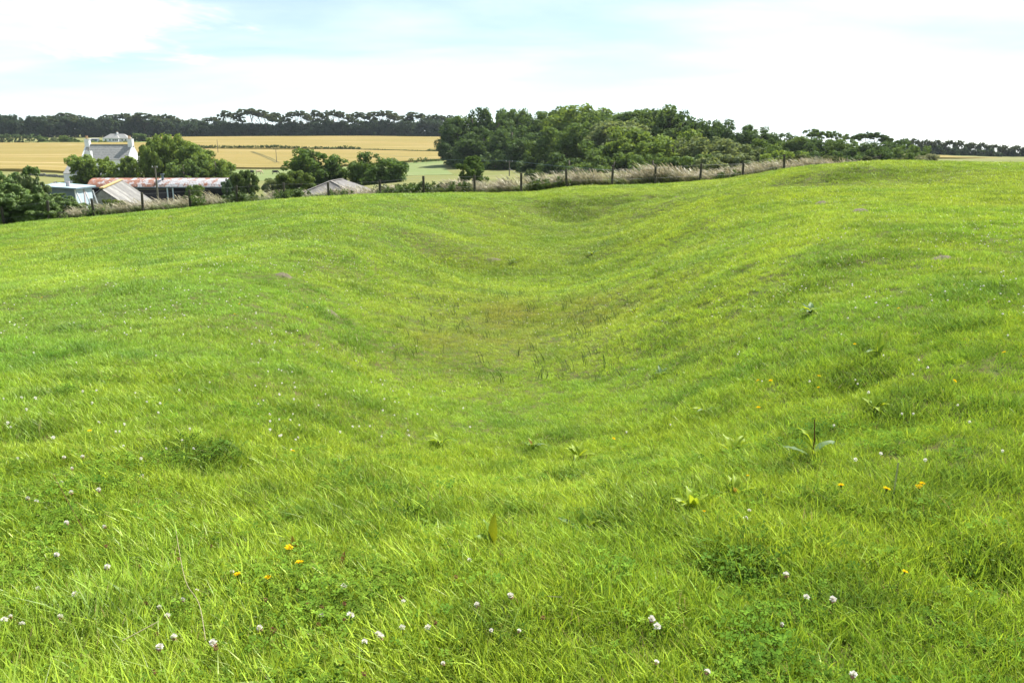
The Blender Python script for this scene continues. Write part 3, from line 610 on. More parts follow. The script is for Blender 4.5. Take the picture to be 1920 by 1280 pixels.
# ------------------------------------------------------------------ farm buildings
def prism(mb, x0, x1, y0, y1, z0, z1): mb.box(x0, x1, y0, y1, z0, z1)
def quad_sheet(mb, a, b, c, d, th):
    a, b, c, d = [np.array(q, float) for q in (a, b, c, d)]; n = np.cross(b - a, d - a); n /= np.linalg.norm(n); n = n if n[2] > 0 else -n
    V = [a, b, c, d, a - n * th, b - n * th, c - n * th, d - n * th]
    mb.add(V, [(0,1,2,3),(7,6,5,4),(0,4,5,1),(1,5,6,2),(2,6,7,3),(3,7,4,0)])
def corr_sheet(mb, a, b, c, d, n, amp, th=.02):
    """corrugated sheet: a-b along the eave, d-c along the ridge, ribs running eave to ridge"""
    a, b, c, d = [np.array(q, float) for q in (a, b, c, d)]; nr = np.cross(b - a, d - a); nr /= np.linalg.norm(nr); nr = nr if nr[2] > 0 else -nr
    V = []
    for i in range(n + 1):
        t = i / n; o = nr * (amp if i % 2 else -amp); V += [a + (b - a) * t + o, d + (c - d) * t + o]
    m = len(V); V += [v - nr * th for v in V[:m]]
    F = [(2*i, 2*i+2, 2*i+3, 2*i+1) for i in range(n)] + [(m+2*i+1, m+2*i+3, m+2*i+2, m+2*i) for i in range(n)] + [(2*i, m+2*i, m+2*i+2, 2*i+2) for i in range(n)] + [(2*i+3, m+2*i+3, m+2*i+1, 2*i+1) for i in range(n)]
    mb.add(V, F)

def farmhouse():
    Y = 240.0; xc = at(204, 262, Y)[0]; zr = at(204, 272, Y)[2]; zg = zf1(xc, Y) - .3
    t = thing('farmhouse', 'white farmhouse with a grey slate roof and two white end chimneys behind willows', 'house', (xc, Y, zg))
    L, D = 6.7, 3.6; H = zr - zg; E = H - 3.9
    w = MB(); w.box(-L, L, -D, D, 0, E)
    for sx in (-1, 1): w.add([(sx*L, -D, E), (sx*L, D, E), (sx*L, 0, H - .05), (sx*(L-.35), -D, E), (sx*(L-.35), D, E), (sx*(L-.35), 0, H - .05)], [(0,1,2),(5,4,3),(0,2,5,3),(1,4,5,2)])
    obj('wall', w.mesh('wall', M['white']), t)
    roof = None
    for s in (-1, 1):
        m = MB(); nrow = 9                                     # courses of slate, each lapping the one below
        for k in range(nrow):
            f0, f1 = k / nrow, (k + 1) / nrow + .015
            p = lambda f, x: (x, s * D * 1.06 * (1 - f), E - .2 + (H - E + .2) * f + .08)
            quad_sheet(m, p(f0, -L + .36), p(f0, L - .36), p(f1, L - .36), p(f1, -L + .36), .05)
            for v in range(8): m.V[-8 + v] = (m.V[-8 + v][0], m.V[-8 + v][1], m.V[-8 + v][2] + .05 * (v in (0, 1, 4, 5)))
        obj('roof', m.mesh('roof', M['slate']), t)
    m = MB(); m.beam((-L + .36, 0, H + .12), (L - .36, 0, H + .12), .35, .12); obj('ridge', m.mesh('ridge', M['stone']), t)
    for sx in (-1, 1):
        m = MB()
        for s in (-1, 1): quad_sheet(m, (sx*(L+.05), s*D*1.08, E-.15), (sx*(L-.36), s*D*1.08, E-.15), (sx*(L-.36), 0, H+.16), (sx*(L+.05), 0, H+.16), .12)
        obj('gable_coping', m.mesh('gable_coping', M['white']), t)
        m = MB(); m.box(sx*L - sx*1.25 if sx > 0 else sx*L, sx*L if sx > 0 else sx*L + 1.25, -.6, .6, H - .6, H + 1.5); m.box((sx*L - .7*sx) - .72, (sx*L - .7*sx) + .72, -.7, .7, H + 1.5, H + 1.68)
        c = obj('chimney', m.mesh('chimney', M['white']), t)
        for q in (-.35, .05):
            m = MB(); m.tube([(sx*L - .7*sx + q, 0, H + 1.68), (sx*L - .7*sx + q, 0, H + 2.5), (sx*L - .7*sx + q, 0, H + 2.55)], [.17, .14, .18], 8); obj('chimney_pot', m.mesh('chimney_pot', M['terracotta']), c)
    # front wing chimney and the low wing at the left
    m = MB(); m.box(-3.9, -2.5, -6.2, -5.2, 0, H - 1.6); c = obj('wing_chimney', m.mesh('wing_chimney', M['white']), t)
    m = MB(); m.tube([(-3.2, -5.7, H - 1.6), (-3.2, -5.7, H - .6), (-3.2, -5.7, H - .5)], [.26, .2, .26], 8); obj('chimney_pot', m.mesh('chimney_pot', M['stone']), c)
    m = MB(); x0, x1 = -12.4, -L; m.box(x0, x1 - .01, -3, 3, 0, 3.6); m.add([(x0,-3,3.6),(x0,3,3.6),(x0,0,5.6),(x1-.02,-3,3.6),(x1-.02,3,3.6),(x1-.02,0,5.6)], [(0,2,1),(3,4,5)]); obj('side_wing_wall', m.mesh('side_wing_wall', M['white']), t)
    m = MB()
    for s in (-1, 1): quad_sheet(m, (x0-.1, s*3.2, 3.5), (x1, s*3.2, 3.5), (x1, 0, 5.75), (x0-.1, 0, 5.75), .1)
    obj('side_wing_roof', m.mesh('side_wing_roof', M['slate']), t)
    for x in (-4.4, 0, 4.4):
        for z0 in (1.1, 4.2):
            m = MB(); m.box(x-.55, x+.55, -D-.05, -D+.02, z0, z0+1.6); f = obj('window', m.mesh('window', M['glass']), t)
            m = MB()
            for q in (x-.6, x-.03, x+.54): m.box(q, q+.06, -D-.09, -D-.052, z0-.06, z0+1.66)
            for q in (z0-.06, z0+.77, z0+1.6): m.box(x-.53, x+.53, -D-.087, -D-.054, q, q+.06)
            obj('frame', m.mesh('frame', M['white']), f)
farmhouse()

def bungalow():
    Y = 628.0; xc = at(221, 262, Y)[0]; zg = at(221, 266, Y)[2] - .3
    t = thing('bungalow', 'small white bungalow with a grey hipped roof far off below the tree belt', 'house', (xc, Y, zg)); L, D = 9.2, 4
    m = MB(); m.box(-L, L, -D, D, 0, 2.7); m.box(-1.5, 3.2, -D - 2.2, -D - .01, 0, 2.7); obj('wall', m.mesh('wall', M['white']), t)
    def hip(x0, x1, y0, y1, e, h, r0, r1, ry):
        m = MB(); m.add([(x0,y0,e),(x1,y0,e),(x1,y1,e),(x0,y1,e),(r0,ry,h),(r1,ry,h)], [(0,1,5,4),(1,2,5),(2,3,4,5),(3,0,4),(3,2,1,0)]); return m
    obj('roof', hip(-L-.5, L+.5, -D-.5, D+.5, 2.7, 6.0, -5, 5, 0).mesh('roof', M['slate']), t)
    obj('bay_roof', hip(-2, 3.7, -D-2.6, 0, 2.72, 5.4, .7, .9, -2.8).mesh('bay_roof', M['slate']), t)
    m = MB(); m.box(-.6, .6, -.5, .5, 5.6, 7.2); c = obj('chimney', m.mesh('chimney', M['white']), t)
    m = MB(); m.tube([(0,0,7.2),(0,0,7.9)], [.2,.16], 8); obj('chimney_pot', m.mesh('chimney_pot', M['terracotta']), c)
    for x, y in ((-7, -D), (-4, -D), (5, -D), (7.6, -D), (-.5, -D-2.2), (.9, -D-2.2), (2.3, -D-2.2)):
        m = MB(); m.box(x-.5, x+.5, y-.05, y+.02, .9, 2.2); obj('window', m.mesh('window', M['glass']), t)
    m = MB(); m.box(-19, -14, -3, 1, 0, 2.3); s = thing('garden_hut', 'low grey hut left of the far bungalow', 'hut', (xc, Y, zg)); obj('wall', m.mesh('wall', M['bluetin']), s)
    m = MB(); quad_sheet(m, (-19.3,-3.3,2.35),(-13.7,-3.3,2.35),(-13.7,1.3,3.0),(-19.3,1.3,3.0), .1); obj('roof', m.mesh('roof', M['slate']), s)
bungalow()

def barn():
    Y = 180.0; xa = at(166, 262, Y)[0]; xb = at(424, 262, Y)[0]; zr = at(300, 334, Y)[2]; ze = at(300, 350.5, Y - 3.2)[2]; zg = min(zf1(xa, Y), zf1(xb, Y)) - .3
    t = thing('open_barn', 'long open-fronted barn with a rusty corrugated iron roof', 'barn', (xa, Y, zg)); L = xb - xa; H = zr - zg; E = ze - zg; D = 3.2
    n = 30; w = L / n
    for k in range(n):
        red = np.interp(k / n, [0, .3, .5, .6, .75, .85, 1], [.54, .52, .53, .44, .44, .48, .40]) + random.uniform(-.05, .05)
        m = MB()
        for (y0, z0), (y1, z1) in zip([(-D, E), (-D*.86, E+.55), (-D*.55, E+1.25), (-D*.2, H-.08)], [(-D*.86, E+.55), (-D*.55, E+1.25), (-D*.2, H-.08), (0, H)]):
            corr_sheet(m, (k*w, y0, z0), ((k+1)*w - .015, y0, z0), ((k+1)*w - .015, y1, z1), (k*w, y1, z1), 6, .025)
        o = obj('roof_sheet', m.mesh('roof_sheet', M['rust']), t, color=(red, 0, 0)); o.location.z = random.uniform(0, .035)
    m = MB()
    for y0, z0, y1, z1 in ((D, E, D*.55, E+1.25), (D*.55, E+1.25, 0, H)): quad_sheet(m, (0, y0, z0), (L, y0, z0), (L, y1, z1), (0, y1, z1), .03)
    obj('back_roof', m.mesh('back_roof', M['rust']), t, color=(.5, 0, 0))
    m = MB(); m.beam((0, 0, H+.04), (L, 0, H+.04), .3, .08); obj('ridge_cap', m.mesh('ridge_cap', M['rust']), t, color=(.72, 0, 0))
    m = MB(); m.box(0, L, D-.25, D-.05, 0, E); m.box(0, .2, -D+.1, D-.26, 0, E-.02); m.box(L-.2, L, -D+.1, D-.26, 0, E-.02); obj('wall', m.mesh('wall', M['dark']), t)
    m = MB(); m.box(.2, L*.60, -D+.35, -D+.42, 0, E-.85); obj('front_dark_panel', m.mesh('front_dark_panel', M['dark']), t)  # thin near-black panel, shade of the opening put in as colour
    m = MB(); m.beam((0, -D-.05, E-.12), (L, -D-.05, E-.12), .1, .16); obj('gutter', m.mesh('gutter', M['bluetin']), t)
    m = MB(); m.beam((L*.32, -D+.2, E-.55), (L*.62, -D+.2, E-.5), .12, .14); obj('lintel_beam', m.mesh('lintel_beam', M['polewood']), t)
    for f in (.36, .58, .62, .80):
        m = MB(); m.box(L*f-.11, L*f+.11, -D+.05, -D+.27, 0, E-.2); obj('barn_post', m.mesh('barn_post', M['paleblue'] if f in (.58, .62) else M['polewood']), t)
    x = at(303, 262, Y)[0] - xa; m = MB(); m.tube([(x, -1.4, E+.3), (x, -1.4, H+.75)], .26, 8); m.tube([(x, -1.4, H+.8), (x, -1.4, H+.92)], .5, 8); obj('flue', m.mesh('flue', M['bluetin']), t)
    m = MB(); m.beam((x+.4, -2.6, E+.55), (x+3.6, -.6, H-.1), .1, .1); m.beam((x-1, -D-.2, E+.35), (x+1, -D-.2, E+.35), .1, .1); obj('roof_ladder', m.mesh('roof_ladder', M['polewood']), t)
barn()

def grey_roof():
    a = at(190, 354, 80); b = at(228, 337, 98); a[2] = b[2] = (a[2] + b[2]) / 2; d = (b - a); Ln = np.linalg.norm(d); d /= Ln; s = np.array([d[1], -d[0], 0]); drop, half = 2.45, 3.1
    zg = min(zf1(a[0], a[1]), zf1(b[0], b[1])) - .3
    t = thing('outbuilding', 'low outbuilding with a pale grey corrugated roof and orange lichen on its ridge', 'shed', tuple(a)); n = 15; A = np.zeros(3)
    for sd in (1, -1):
        for k in range(n):
            p0 = d * (Ln * k / n); p1 = d * (Ln * (k + 1) / n - .02); e = s * sd * half - np.array([0, 0, drop]); m = MB(); corr_sheet(m, p0 + e, p1 + e, p1, p0, 6, .03); q = random.uniform(.155, .20) if random.random() > .25 else .245
            o = obj('roof_sheet', m.mesh('roof_sheet', M['asb']), t, color=(q, q * .99, q * .97)); o.location.z = random.uniform(0, .03)
    m = MB(); m.beam(A + np.array([0, 0, .06]), d * Ln + np.array([0, 0, .06]), .38, .1); obj('ridge_cap', m.mesh('ridge_cap', M['lichen']), t)
    base = zg - a[2]; e = half - .25; zE = -drop + .12
    V = []
    for p in (A, d * Ln):
        for q in (-1, 1): V += [p + s * q * e + np.array([0, 0, base]), p + s * q * e + np.array([0, 0, zE])]
        V.append(p + np.array([0, 0, -.15]))
    obj('wall', mk_mesh('wall', V, [(0,2,3,4,1),(5,6,9,8,7),(0,1,6,5),(2,7,8,3)], M['stone']), t)
grey_roof()

def hip_roof():
    p = at(620, 340, 88); zg = zf1(p[0], 90) - .3; t = thing('outbuilding', 'low outbuilding whose grey hipped roof peaks above the long grass before the round trees', 'shed', tuple(p)); e = -2.0
    C = [(-4.6, -5.0, e), (5.2, -5.0, e), (5.2, 8, e), (-4.6, 8, e)]; r0, r1 = (0, 0, 0), (.3, 5, 0)
    def face(a, b, c, d, nn, q):
        for k in range(nn):
            f0, f1 = k / nn, (k + 1) / nn - .004; L = lambda u, v, f: np.array(u, float) * (1 - f) + np.array(v, float) * f; m = MB(); corr_sheet(m, L(a, b, f0), L(a, b, f1), L(d, c, f1), L(d, c, f0), 4, .02)
            z = q * random.uniform(.85, 1.18); obj('roof_sheet', m.mesh('roof_sheet', M['asb']), t, color=(z, z * .97, z * .95))
    face(C[0], C[1], r0, r0, 9, .16); face(C[1], C[2], r1, r0, 10, .19); face(C[3], C[0], r0, r1, 10, .15); face(C[2], C[3], r1, r1, 6, .16)
    m = MB()
    for c in C[:2]: m.beam(np.array(c) + [0, 0, .05], np.array(r0) + [0, 0, .06], .22, .06)
    m.beam((0, 0, .06), (.3, 5, .06), .22, .06); obj('ridge_cap', m.mesh('ridge_cap', M['asb']), t, color=(.2, .19, .18))
    m = MB(); m.box(-4.2, 4.8, -4.6, 7.6, zg - p[2], e - .05); obj('wall', m.mesh('wall', M['stone']), t)
hip_roof()

def blue_shed():
    p = at(140, 353, 70); g = at(140, 420, 70)[2] - .2; t = thing('tin_shed', 'pale blue tin shed with a flat roof and braced white doors beside the gorse', 'shed', (p[0], p[1], g)); H = p[2] - g
    W, D = 2.65, 2.9
    m = MB(); m.box(-W, 0, 0, .06, 0, H); m.box(-W, 0, D - .06, D, 0, H); m.box(-W, -W + .06, .061, D - .061, 0, H + .1); obj('wall', m.mesh('wall', M['bluetin']), t)
    m = MB(); m.box(-.05, -.01, .061, D - .061, 0, H); obj('door_wall', m.mesh('door_wall', M['paleblue']), t)  # sunlit door side: its brightness is put into a paler colour
    m = MB(); V = [(-W-.25, -.25, H+.22), (.22, -.25, H+.02), (.22, D+.25, H+.06), (-W-.25, D+.25, H+.30)]; quad_sheet(m, *V, .09); obj('roof', m.mesh('roof', M['tinroof']), t)
    m = MB(); m.box(.2, .235, -.27, D+.27, H-.10, H+.01); m.beam((-W-.25, -.265, H+.14), (.22, -.265, H-.05), .03, .12); obj('fascia', m.mesh('fascia', M['bluetin']), t)
    m = MB(); m.tube([(-1.0, .9, H), (-1.0, .9, H+.52)], .17, 10); obj('flue', m.mesh('flue', M['concrete']), t)
    for y0, y1 in ((.14, 1.28), (1.55, 2.66)):
        m = MB(); m.box(0, .035, y0, y1, .12, H - .12); dr = obj('door', m.mesh('door', M['paleblue']), t)
        m = MB(); m.beam((.05, y0 + .05, H - .35), (.05, y1 - .15, 1.25), .12, .035, (1, 0, 0)); m.beam((.05, y0+.02, .5), (.05, y1-.02, .5), .035, .12); obj('door_brace', m.mesh('door_brace', M['white']), dr)
        m = MB(); m.box(.038, .075, y1 - .28, y1 - .16, 1.35, 1.55); obj('latch', m.mesh('latch', M['post']), dr)
    m = MB(); m.box(0, .07, 1.32, 1.50, 0, H - .1); obj('door_post', m.mesh('door_post', M['concrete']), t)
    m = MB(); m.beam((.35, 2.3, H - .3), (.75, 2.9, 0), .07, .07); m.box(-.03, .05, -.03, .05, 0, H - .02); obj('corner_batten', m.mesh('corner_batten', M['white']), t)
blue_shed()

# ------------------------------------------------------------------ poles, cables, walls, fences, cows
def pole(px, top, base, Y, label, arm=1.6, r=.13, cross=True, stay=None):
    a = at(px, base, Y); b = at(px, top, Y); x = a[0]; t = thing('telegraph_pole', label, 'pole', (x, Y, a[2] - .4), 'poles carrying the power line'); h = b[2] - a[2] + .4
    m = MB(); m.tube([(0,0,0),(0,0,h)], [r, r*.75], 8); obj('shaft', m.mesh('shaft', M['polewood']), t)
    if cross:
        m = MB(); m.beam((-arm/2, -.12, h - .25), (arm/2, -.12, h - .25), .1, .12); obj('crossarm', m.mesh('crossarm', M['polewood']), t)
        for q in (-arm/2 + .1, arm/2 - .1):
            m = MB(); m.tube([(q, -.12, h - .19), (q, -.12, h - .02)], [.05, .06], 6); obj('insulator', m.mesh('insulator', M['white']), t)
    if stay:
        m = MB(); m.tube([(0, 0, h*.55), (stay, 0, 0)], .02, 4); obj('stay_wire', m.mesh('stay_wire', M['wire']), t)
    return np.array([x, Y, b[2]])
pole(297, 311, 377, 125, 'thick pole with a short crossarm before the rusty barn', .9, .15)
p1 = pole(409, 262, 288, 450, 'thin pole in the upper left of the middle barley field', 1.6, .16, False); p2 = pole(519, 279, 308, 370, 'thin pole with a crossarm by the pale flattened barley', 3.0, .14)
p3 = pole(686, 284, 314, 350, 'pole half hidden behind the right big round tree', 1.6, .14); p4 = pole(955, 301, 331, 190, 'pole with a stay wire on the meadow before the wood', 1.6, .13, True, 3.2)
def cable(pts, sag, label, r=.022):
    m = MB()
    for a, b in zip(pts[:-1], pts[1:]):
        q = [a + (b - a) * s - np.array([0, 0, sag * 4 * s * (1 - s)]) for s in np.linspace(0, 1, 12)]; m.tube(q, r, 4, cap=False)
    tag(obj('power_cable', m.mesh('power_cable', M['cable'])), label, 'cable')
p5 = at(1640, 327, 100)
cable([p3, p4, p5], 1.0, 'thin power cable strung from the meadow pole past the dark wood', .02)
def stone_wall(pts, h, label):
    P3 = np.array([at(*p)[:2] for p in pts]); seg = np.r_[0, np.cumsum(np.hypot(*np.diff(P3, axis=0).T))]; n = int(seg[-1] / .45); m = MB()
    d = (P3[-1] - P3[0]); d /= np.linalg.norm(d)
    for k in range(n):
        for lay in range(3):
            s = (k + .5 * (lay % 2)) * .45; x = np.interp(s, seg, P3[:, 0]); y = np.interp(s, seg, P3[:, 1]); g = zf1(x, y) if lay == 0 and k % 8 == 0 or k == 0 else g
            hh = h / 3; q = random.uniform(.16, .25); c = np.array([x, y]); nn = np.array([-d[1], d[0]]); z0 = g + lay * hh - .1; z1 = z0 + hh * random.uniform(.85, 1.25)
            V = [(*(c + d * i * q + nn * j * .25), zz + random.uniform(-.04, .04)) for zz in (z0, z1) for i, j in ((-1,-1),(1,-1),(1,1),(-1,1))]
            m.add(V, [(3,2,1,0),(4,5,6,7),(0,1,5,4),(1,2,6,5),(2,3,7,6),(3,0,4,7)])
    tag(obj('stone_wall', m.mesh('stone_wall', M['stone'])), label, 'wall')
stone_wall([(40,321,250),(124,321,250)], .7, 'dark drystone wall along the near edge of the left barley')
stone_wall([(72,331,215),(104,325,235)], .9, 'short drystone wall running up to the farm through rough grass')
def wire_fence(pts, h, label, r, wires, wr, gfun, step=None):
    t = thing('wire_fence', label, 'fence', (pts[0][0], pts[0][1], 0)); o = np.array([pts[0][0], pts[0][1], 0]); tops = []
    for k, (x, y) in enumerate(pts):
        g = gfun(x, y); hh = h * random.uniform(.94, 1.06); lean = np.array([random.gauss(0, .035), random.gauss(0, .02), 0]) * h
        m = MB(); P = [np.array([x, y, g - .3]) - o, np.array([x, y, g + hh - .02]) - o + lean, np.array([x, y, g + hh]) - o + lean]; m.tube(P, [r, r, r * .82], 8)
        obj('fence_post', m.mesh('fence_post', M['post']), t); tops.append((P[0] + (P[1] - P[0]) * .25, P[1]))
    for f in wires:
        m = MB(); m.tube([a + (b - a) * f + np.array([0, -r, 0]) for a, b in tops], wr, 4, cap=False); obj('fence_wire', m.mesh('fence_wire', M['wire']), t)
    return t
def post_xy():
    P = [(w[0], w[1]) for w in FW]; a, b = np.array(P[-2]), np.array(P[-1])
    for k in range(1, 1): P.append((b[0] + 3.0 * k * .97, b[1] + .7 * k))
    return P
PXY = post_xy()
wire_fence(PXY, 1.25, 'post and wire fence along the far edge of the green pasture', .08, (.35, .93), .003, zn1)
ff = [at(px, py, Y)[:2] for px, py, Y in [(330,319,331),(400,319,331),(470,318,333),(540,315,336),(620,312,340)]]; fl = []
for a, b in zip(ff[:-1], ff[1:]):
    for s in np.linspace(0, 1, 6)[:-1]: fl.append(tuple(a + (b - a) * s))
wire_fence(fl, 1.1, 'thin pale fence between the cows and the middle barley', .06, (.5, .95), .01, zf1)
def cow(px, py, Y, face, mat, label):
    x, y, _ = at(px, py, Y); m = MB()
    m.tube([(-.95,0,1.12),(-.85,0,1.08),(-.5,0,1.02),(0,0,.98),(.45,0,1.03),(.8,0,1.12),(.98,0,1.05)], [.14,.27,.34,.40,.36,.30,.16], 10, .85)   # trunk
    m.tube([(.85,0,1.12),(1.15,0,.85),(1.35,0,.5),(1.42,0,.38)], [.24,.18,.14,.13], 8)                                                    # neck reaching down to graze
    m.tube([(1.36,0,.46),(1.48,0,.28),(1.56,0,.1),(1.58,0,.06)], [.13,.13,.09,.06], 8)
    for s in (-1, 1):
        m.tube([(.6,s*.2,.95),(.62,s*.2,.5),(.6,s*.2,.42),(.6,s*.2,0)], [.15,.09,.085,.07], 7); m.tube([(-.72,s*.2,1.0),(-.55,s*.2,.72),(-.84,s*.2,.45),(-.78,s*.2,0)], [.24,.14,.08,.07], 7)
        m.tube([(1.34,s*.1,.5),(1.30,s*.28,.5)], [.05,.03], 5)
    m.tube([(-.95,0,1.2),(-1.08,0,.9),(-1.08,0,.4)], [.05,.03,.05], 5)
    o = tag(obj('cow', m.mesh('cow', mat, True), loc=(x, y, zvalley(np.array([x]), np.array([y]))[0] + .05)), label, 'cow', 'cows grazing by the barley'); o.rotation_euler = (0, 0, face); o.scale = (1.05,) * 3
cow(473, 325, 300, 2.4, M['cowblack'], 'black cow grazing left of the cream cow'); cow(485, 324, 303, .5, M['cowcream'], 'cream coloured cow between two black cows'); cow(516, 325, 300, .1, M['cowblack'], 'black cow grazing alone at the right of the three')

# ------------------------------------------------------------------ grass: one geometry-nodes object over tufts
def tuft(name, n, rad, h0, h1, w, lean, seed, mat, heads=False, spread=.5):
    r = np.random.default_rng(seed); V = []; F4 = []; F3 = []; rn = []; al = []
    for k in range(n):
        a = r.random() * 6.28; q = rad * math.sqrt(r.random()); p = np.array([math.cos(a) * q, math.sin(a) * q, -.015]); h = r.uniform(h0, h1) * (1.0 if r.random() > .08 else 1.35)
        d = np.array([-lean + r.normal() * spread, r.normal() * spread * .9]); ww = w * r.uniform(.7, 1.3); th = r.random() * 6.28; sd = np.array([math.cos(th), math.sin(th), 0]) * ww / 2
        o = len(V); v = r.random(); cv = .35 + .5 * r.random()
        pts = [p + np.array([*(d * h * (s * (1 - cv) * .6 + cv * s * s)), h * s * (1 - .18 * s * cv)]) for s in (0, .38, .72, 1)]
        for i, (c, wd) in enumerate(zip(pts[:3], (.8, 1, .7))): V += [c - sd * wd, c + sd * wd]
        V.append(pts[3]); rn += [v] * 7; al += [0, 0, .38, .38, .72, .72, 1]
        F4 += [(o, o+1, o+3, o+2), (o+2, o+3, o+5, o+4)]; F3.append((o+4, o+5, o+6))
    me = mk_mesh(name, np.array(V), [np.array(F4), np.array(F3)], mat, False, {'rnd': rn, 'along': al})
    return me
def clover_leaves(name, n, rad, seed):
    r = np.random.default_rng(seed); V = []; F = []; rn = []
    for k in range(n):
        a = r.random() * 6.28; q = rad * math.sqrt(r.random()); c = np.array([math.cos(a) * q, math.sin(a) * q, r.uniform(.025, .065)]); s = r.uniform(.005, .009); th = r.random() * 6.28; tilt = r.normal(size=2) * .3; v = r.random() * .9
        for j in range(3):
            b = th + j * 2.09; dv = np.array([math.cos(b), math.sin(b), 0]); sv = np.array([-math.sin(b), math.cos(b), 0]); up = lambda p: p + np.array([0, 0, p[:2] @ tilt])
            o = len(V); V += [c + up(dv * s * .1), c + up(dv * s * .9 + sv * s * .6) + [0, 0, .002], c + up(dv * s * 1.5), c + up(dv * s * .9 - sv * s * .6) + [0, 0, .002]]; F.append((o, o+1, o+2, o+3)); rn += [v] * 4
    return mk_mesh(name, np.array(V), np.array(F), M['cloverleaf'], False, {'rnd': rn, 'along': np.zeros(len(V))})
def gn_scatter(name, protos, pts, rot, scl, idx, tint, label, cat):
    pc = bpy.data.collections.new(name + '_tufts')
    for k, me in enumerate(protos): pc.objects.link(bpy.data.objects.new('%s_tuft_%02d' % (name, k), me))
    me = bpy.data.meshes.new(name); me.vertices.add(len(pts)); me.vertices.foreach_set('co', np.asarray(pts, np.float32).ravel())
    for an, v in (('rot', rot), ('scl', scl), ('tint', tint)):
        a = me.attributes.new(an, 'FLOAT_VECTOR', 'POINT'); a.data.foreach_set('vector', np.asarray(v, np.float32).ravel())
    a = me.attributes.new('idx', 'INT', 'POINT'); a.data.foreach_set('value', np.asarray(idx, np.int32))
    o = obj(name, me); g = bpy.data.node_groups.new(name, 'GeometryNodeTree'); g.interface.new_socket('Geometry', in_out='INPUT', socket_type='NodeSocketGeometry'); g.interface.new_socket('Geometry', in_out='OUTPUT', socket_type='NodeSocketGeometry')
    N = g.nodes; L = g.links; i = N.new('NodeGroupInput'); q = N.new('NodeGroupOutput'); ip = N.new('GeometryNodeInstanceOnPoints'); ci = N.new('GeometryNodeCollectionInfo')
    ci.inputs['Collection'].default_value = pc; ci.inputs['Separate Children'].default_value = True; ci.inputs['Reset Children'].default_value = True; ip.inputs['Pick Instance'].default_value = True
    L.new(i.outputs[0], ip.inputs['Points']); L.new(ci.outputs[0], ip.inputs['Instance'])
    def na(nm, t):
        x = N.new('GeometryNodeInputNamedAttribute'); x.data_type = t; x.inputs['Name'].default_value = nm; return x.outputs['Attribute']
    L.new(na('idx', 'INT'), ip.inputs['Instance Index']); er = N.new('FunctionNodeEulerToRotation'); L.new(na('rot', 'FLOAT_VECTOR'), er.inputs[0]); L.new(er.outputs[0], ip.inputs['Rotation']); L.new(na('scl', 'FLOAT_VECTOR'), ip.inputs['Scale'])
    L.new(ip.outputs[0], q.inputs[0]); md = o.modifiers.new('scatter', 'NODES'); md.node_group = g
    return tag(o, label, cat, kind='stuff')

TUFTS = [tuft('t', 30, .07, .035, .09, .0032, .27, 10 + k, M['grass'], spread=.55) for k in range(10)] + [clover_leaves('c', 26, .08, 40 + k) for k in range(3)] \
      + [tuft('t', 38, .11, .03, .075,   .0046, .14, 60 + k, M['grass'], spread=.6) for k in range(6)] + [tuft('t', 28, .20, .03, .075, .0095, .10, 80 + k, M['grass'], spread=.7) for k in range(5)]
def wedge(n, d0, d1):
    d = rng.uniform(d0, d1, n * 4); d = d[rng.random(n * 4) < (.70 * d + 1.6) / (.70 * d1 + 1.6)][:n]; n = len(d); x = (rng.random(n) * 2 - 1) * (.70 * d + 1.6); return x, d
BROWN = [pick(950, 610)[:2], pick(830, 650)[:2], pick(1090, 590)[:2], pick(920, 490)[:2]]
DARKP = [pick(px, py)[:3] for px, py in [(400,860),(380,890),(340,865),(830,985),(1055,905),(980,975),(1110,1005),(1620,715),(1680,780),(1480,890),(1870,1090),(1380,1085),(1000,850),(1060,820),(570,780),(1850,545),(1300,740),(540,445),(1150,455),(60,815),(1700,745),(900,1185),(180,1180),(1600,1130)]]
for _k in range(90):                                            # scattered small tussocks, self-shade painted darker, thicker on the right bank
    _px = random.uniform(80, 1900); _py = random.uniform(440, 1000)
    if _px > 1050 or random.random() < .45: DARKP.append(pick(_px, _py))
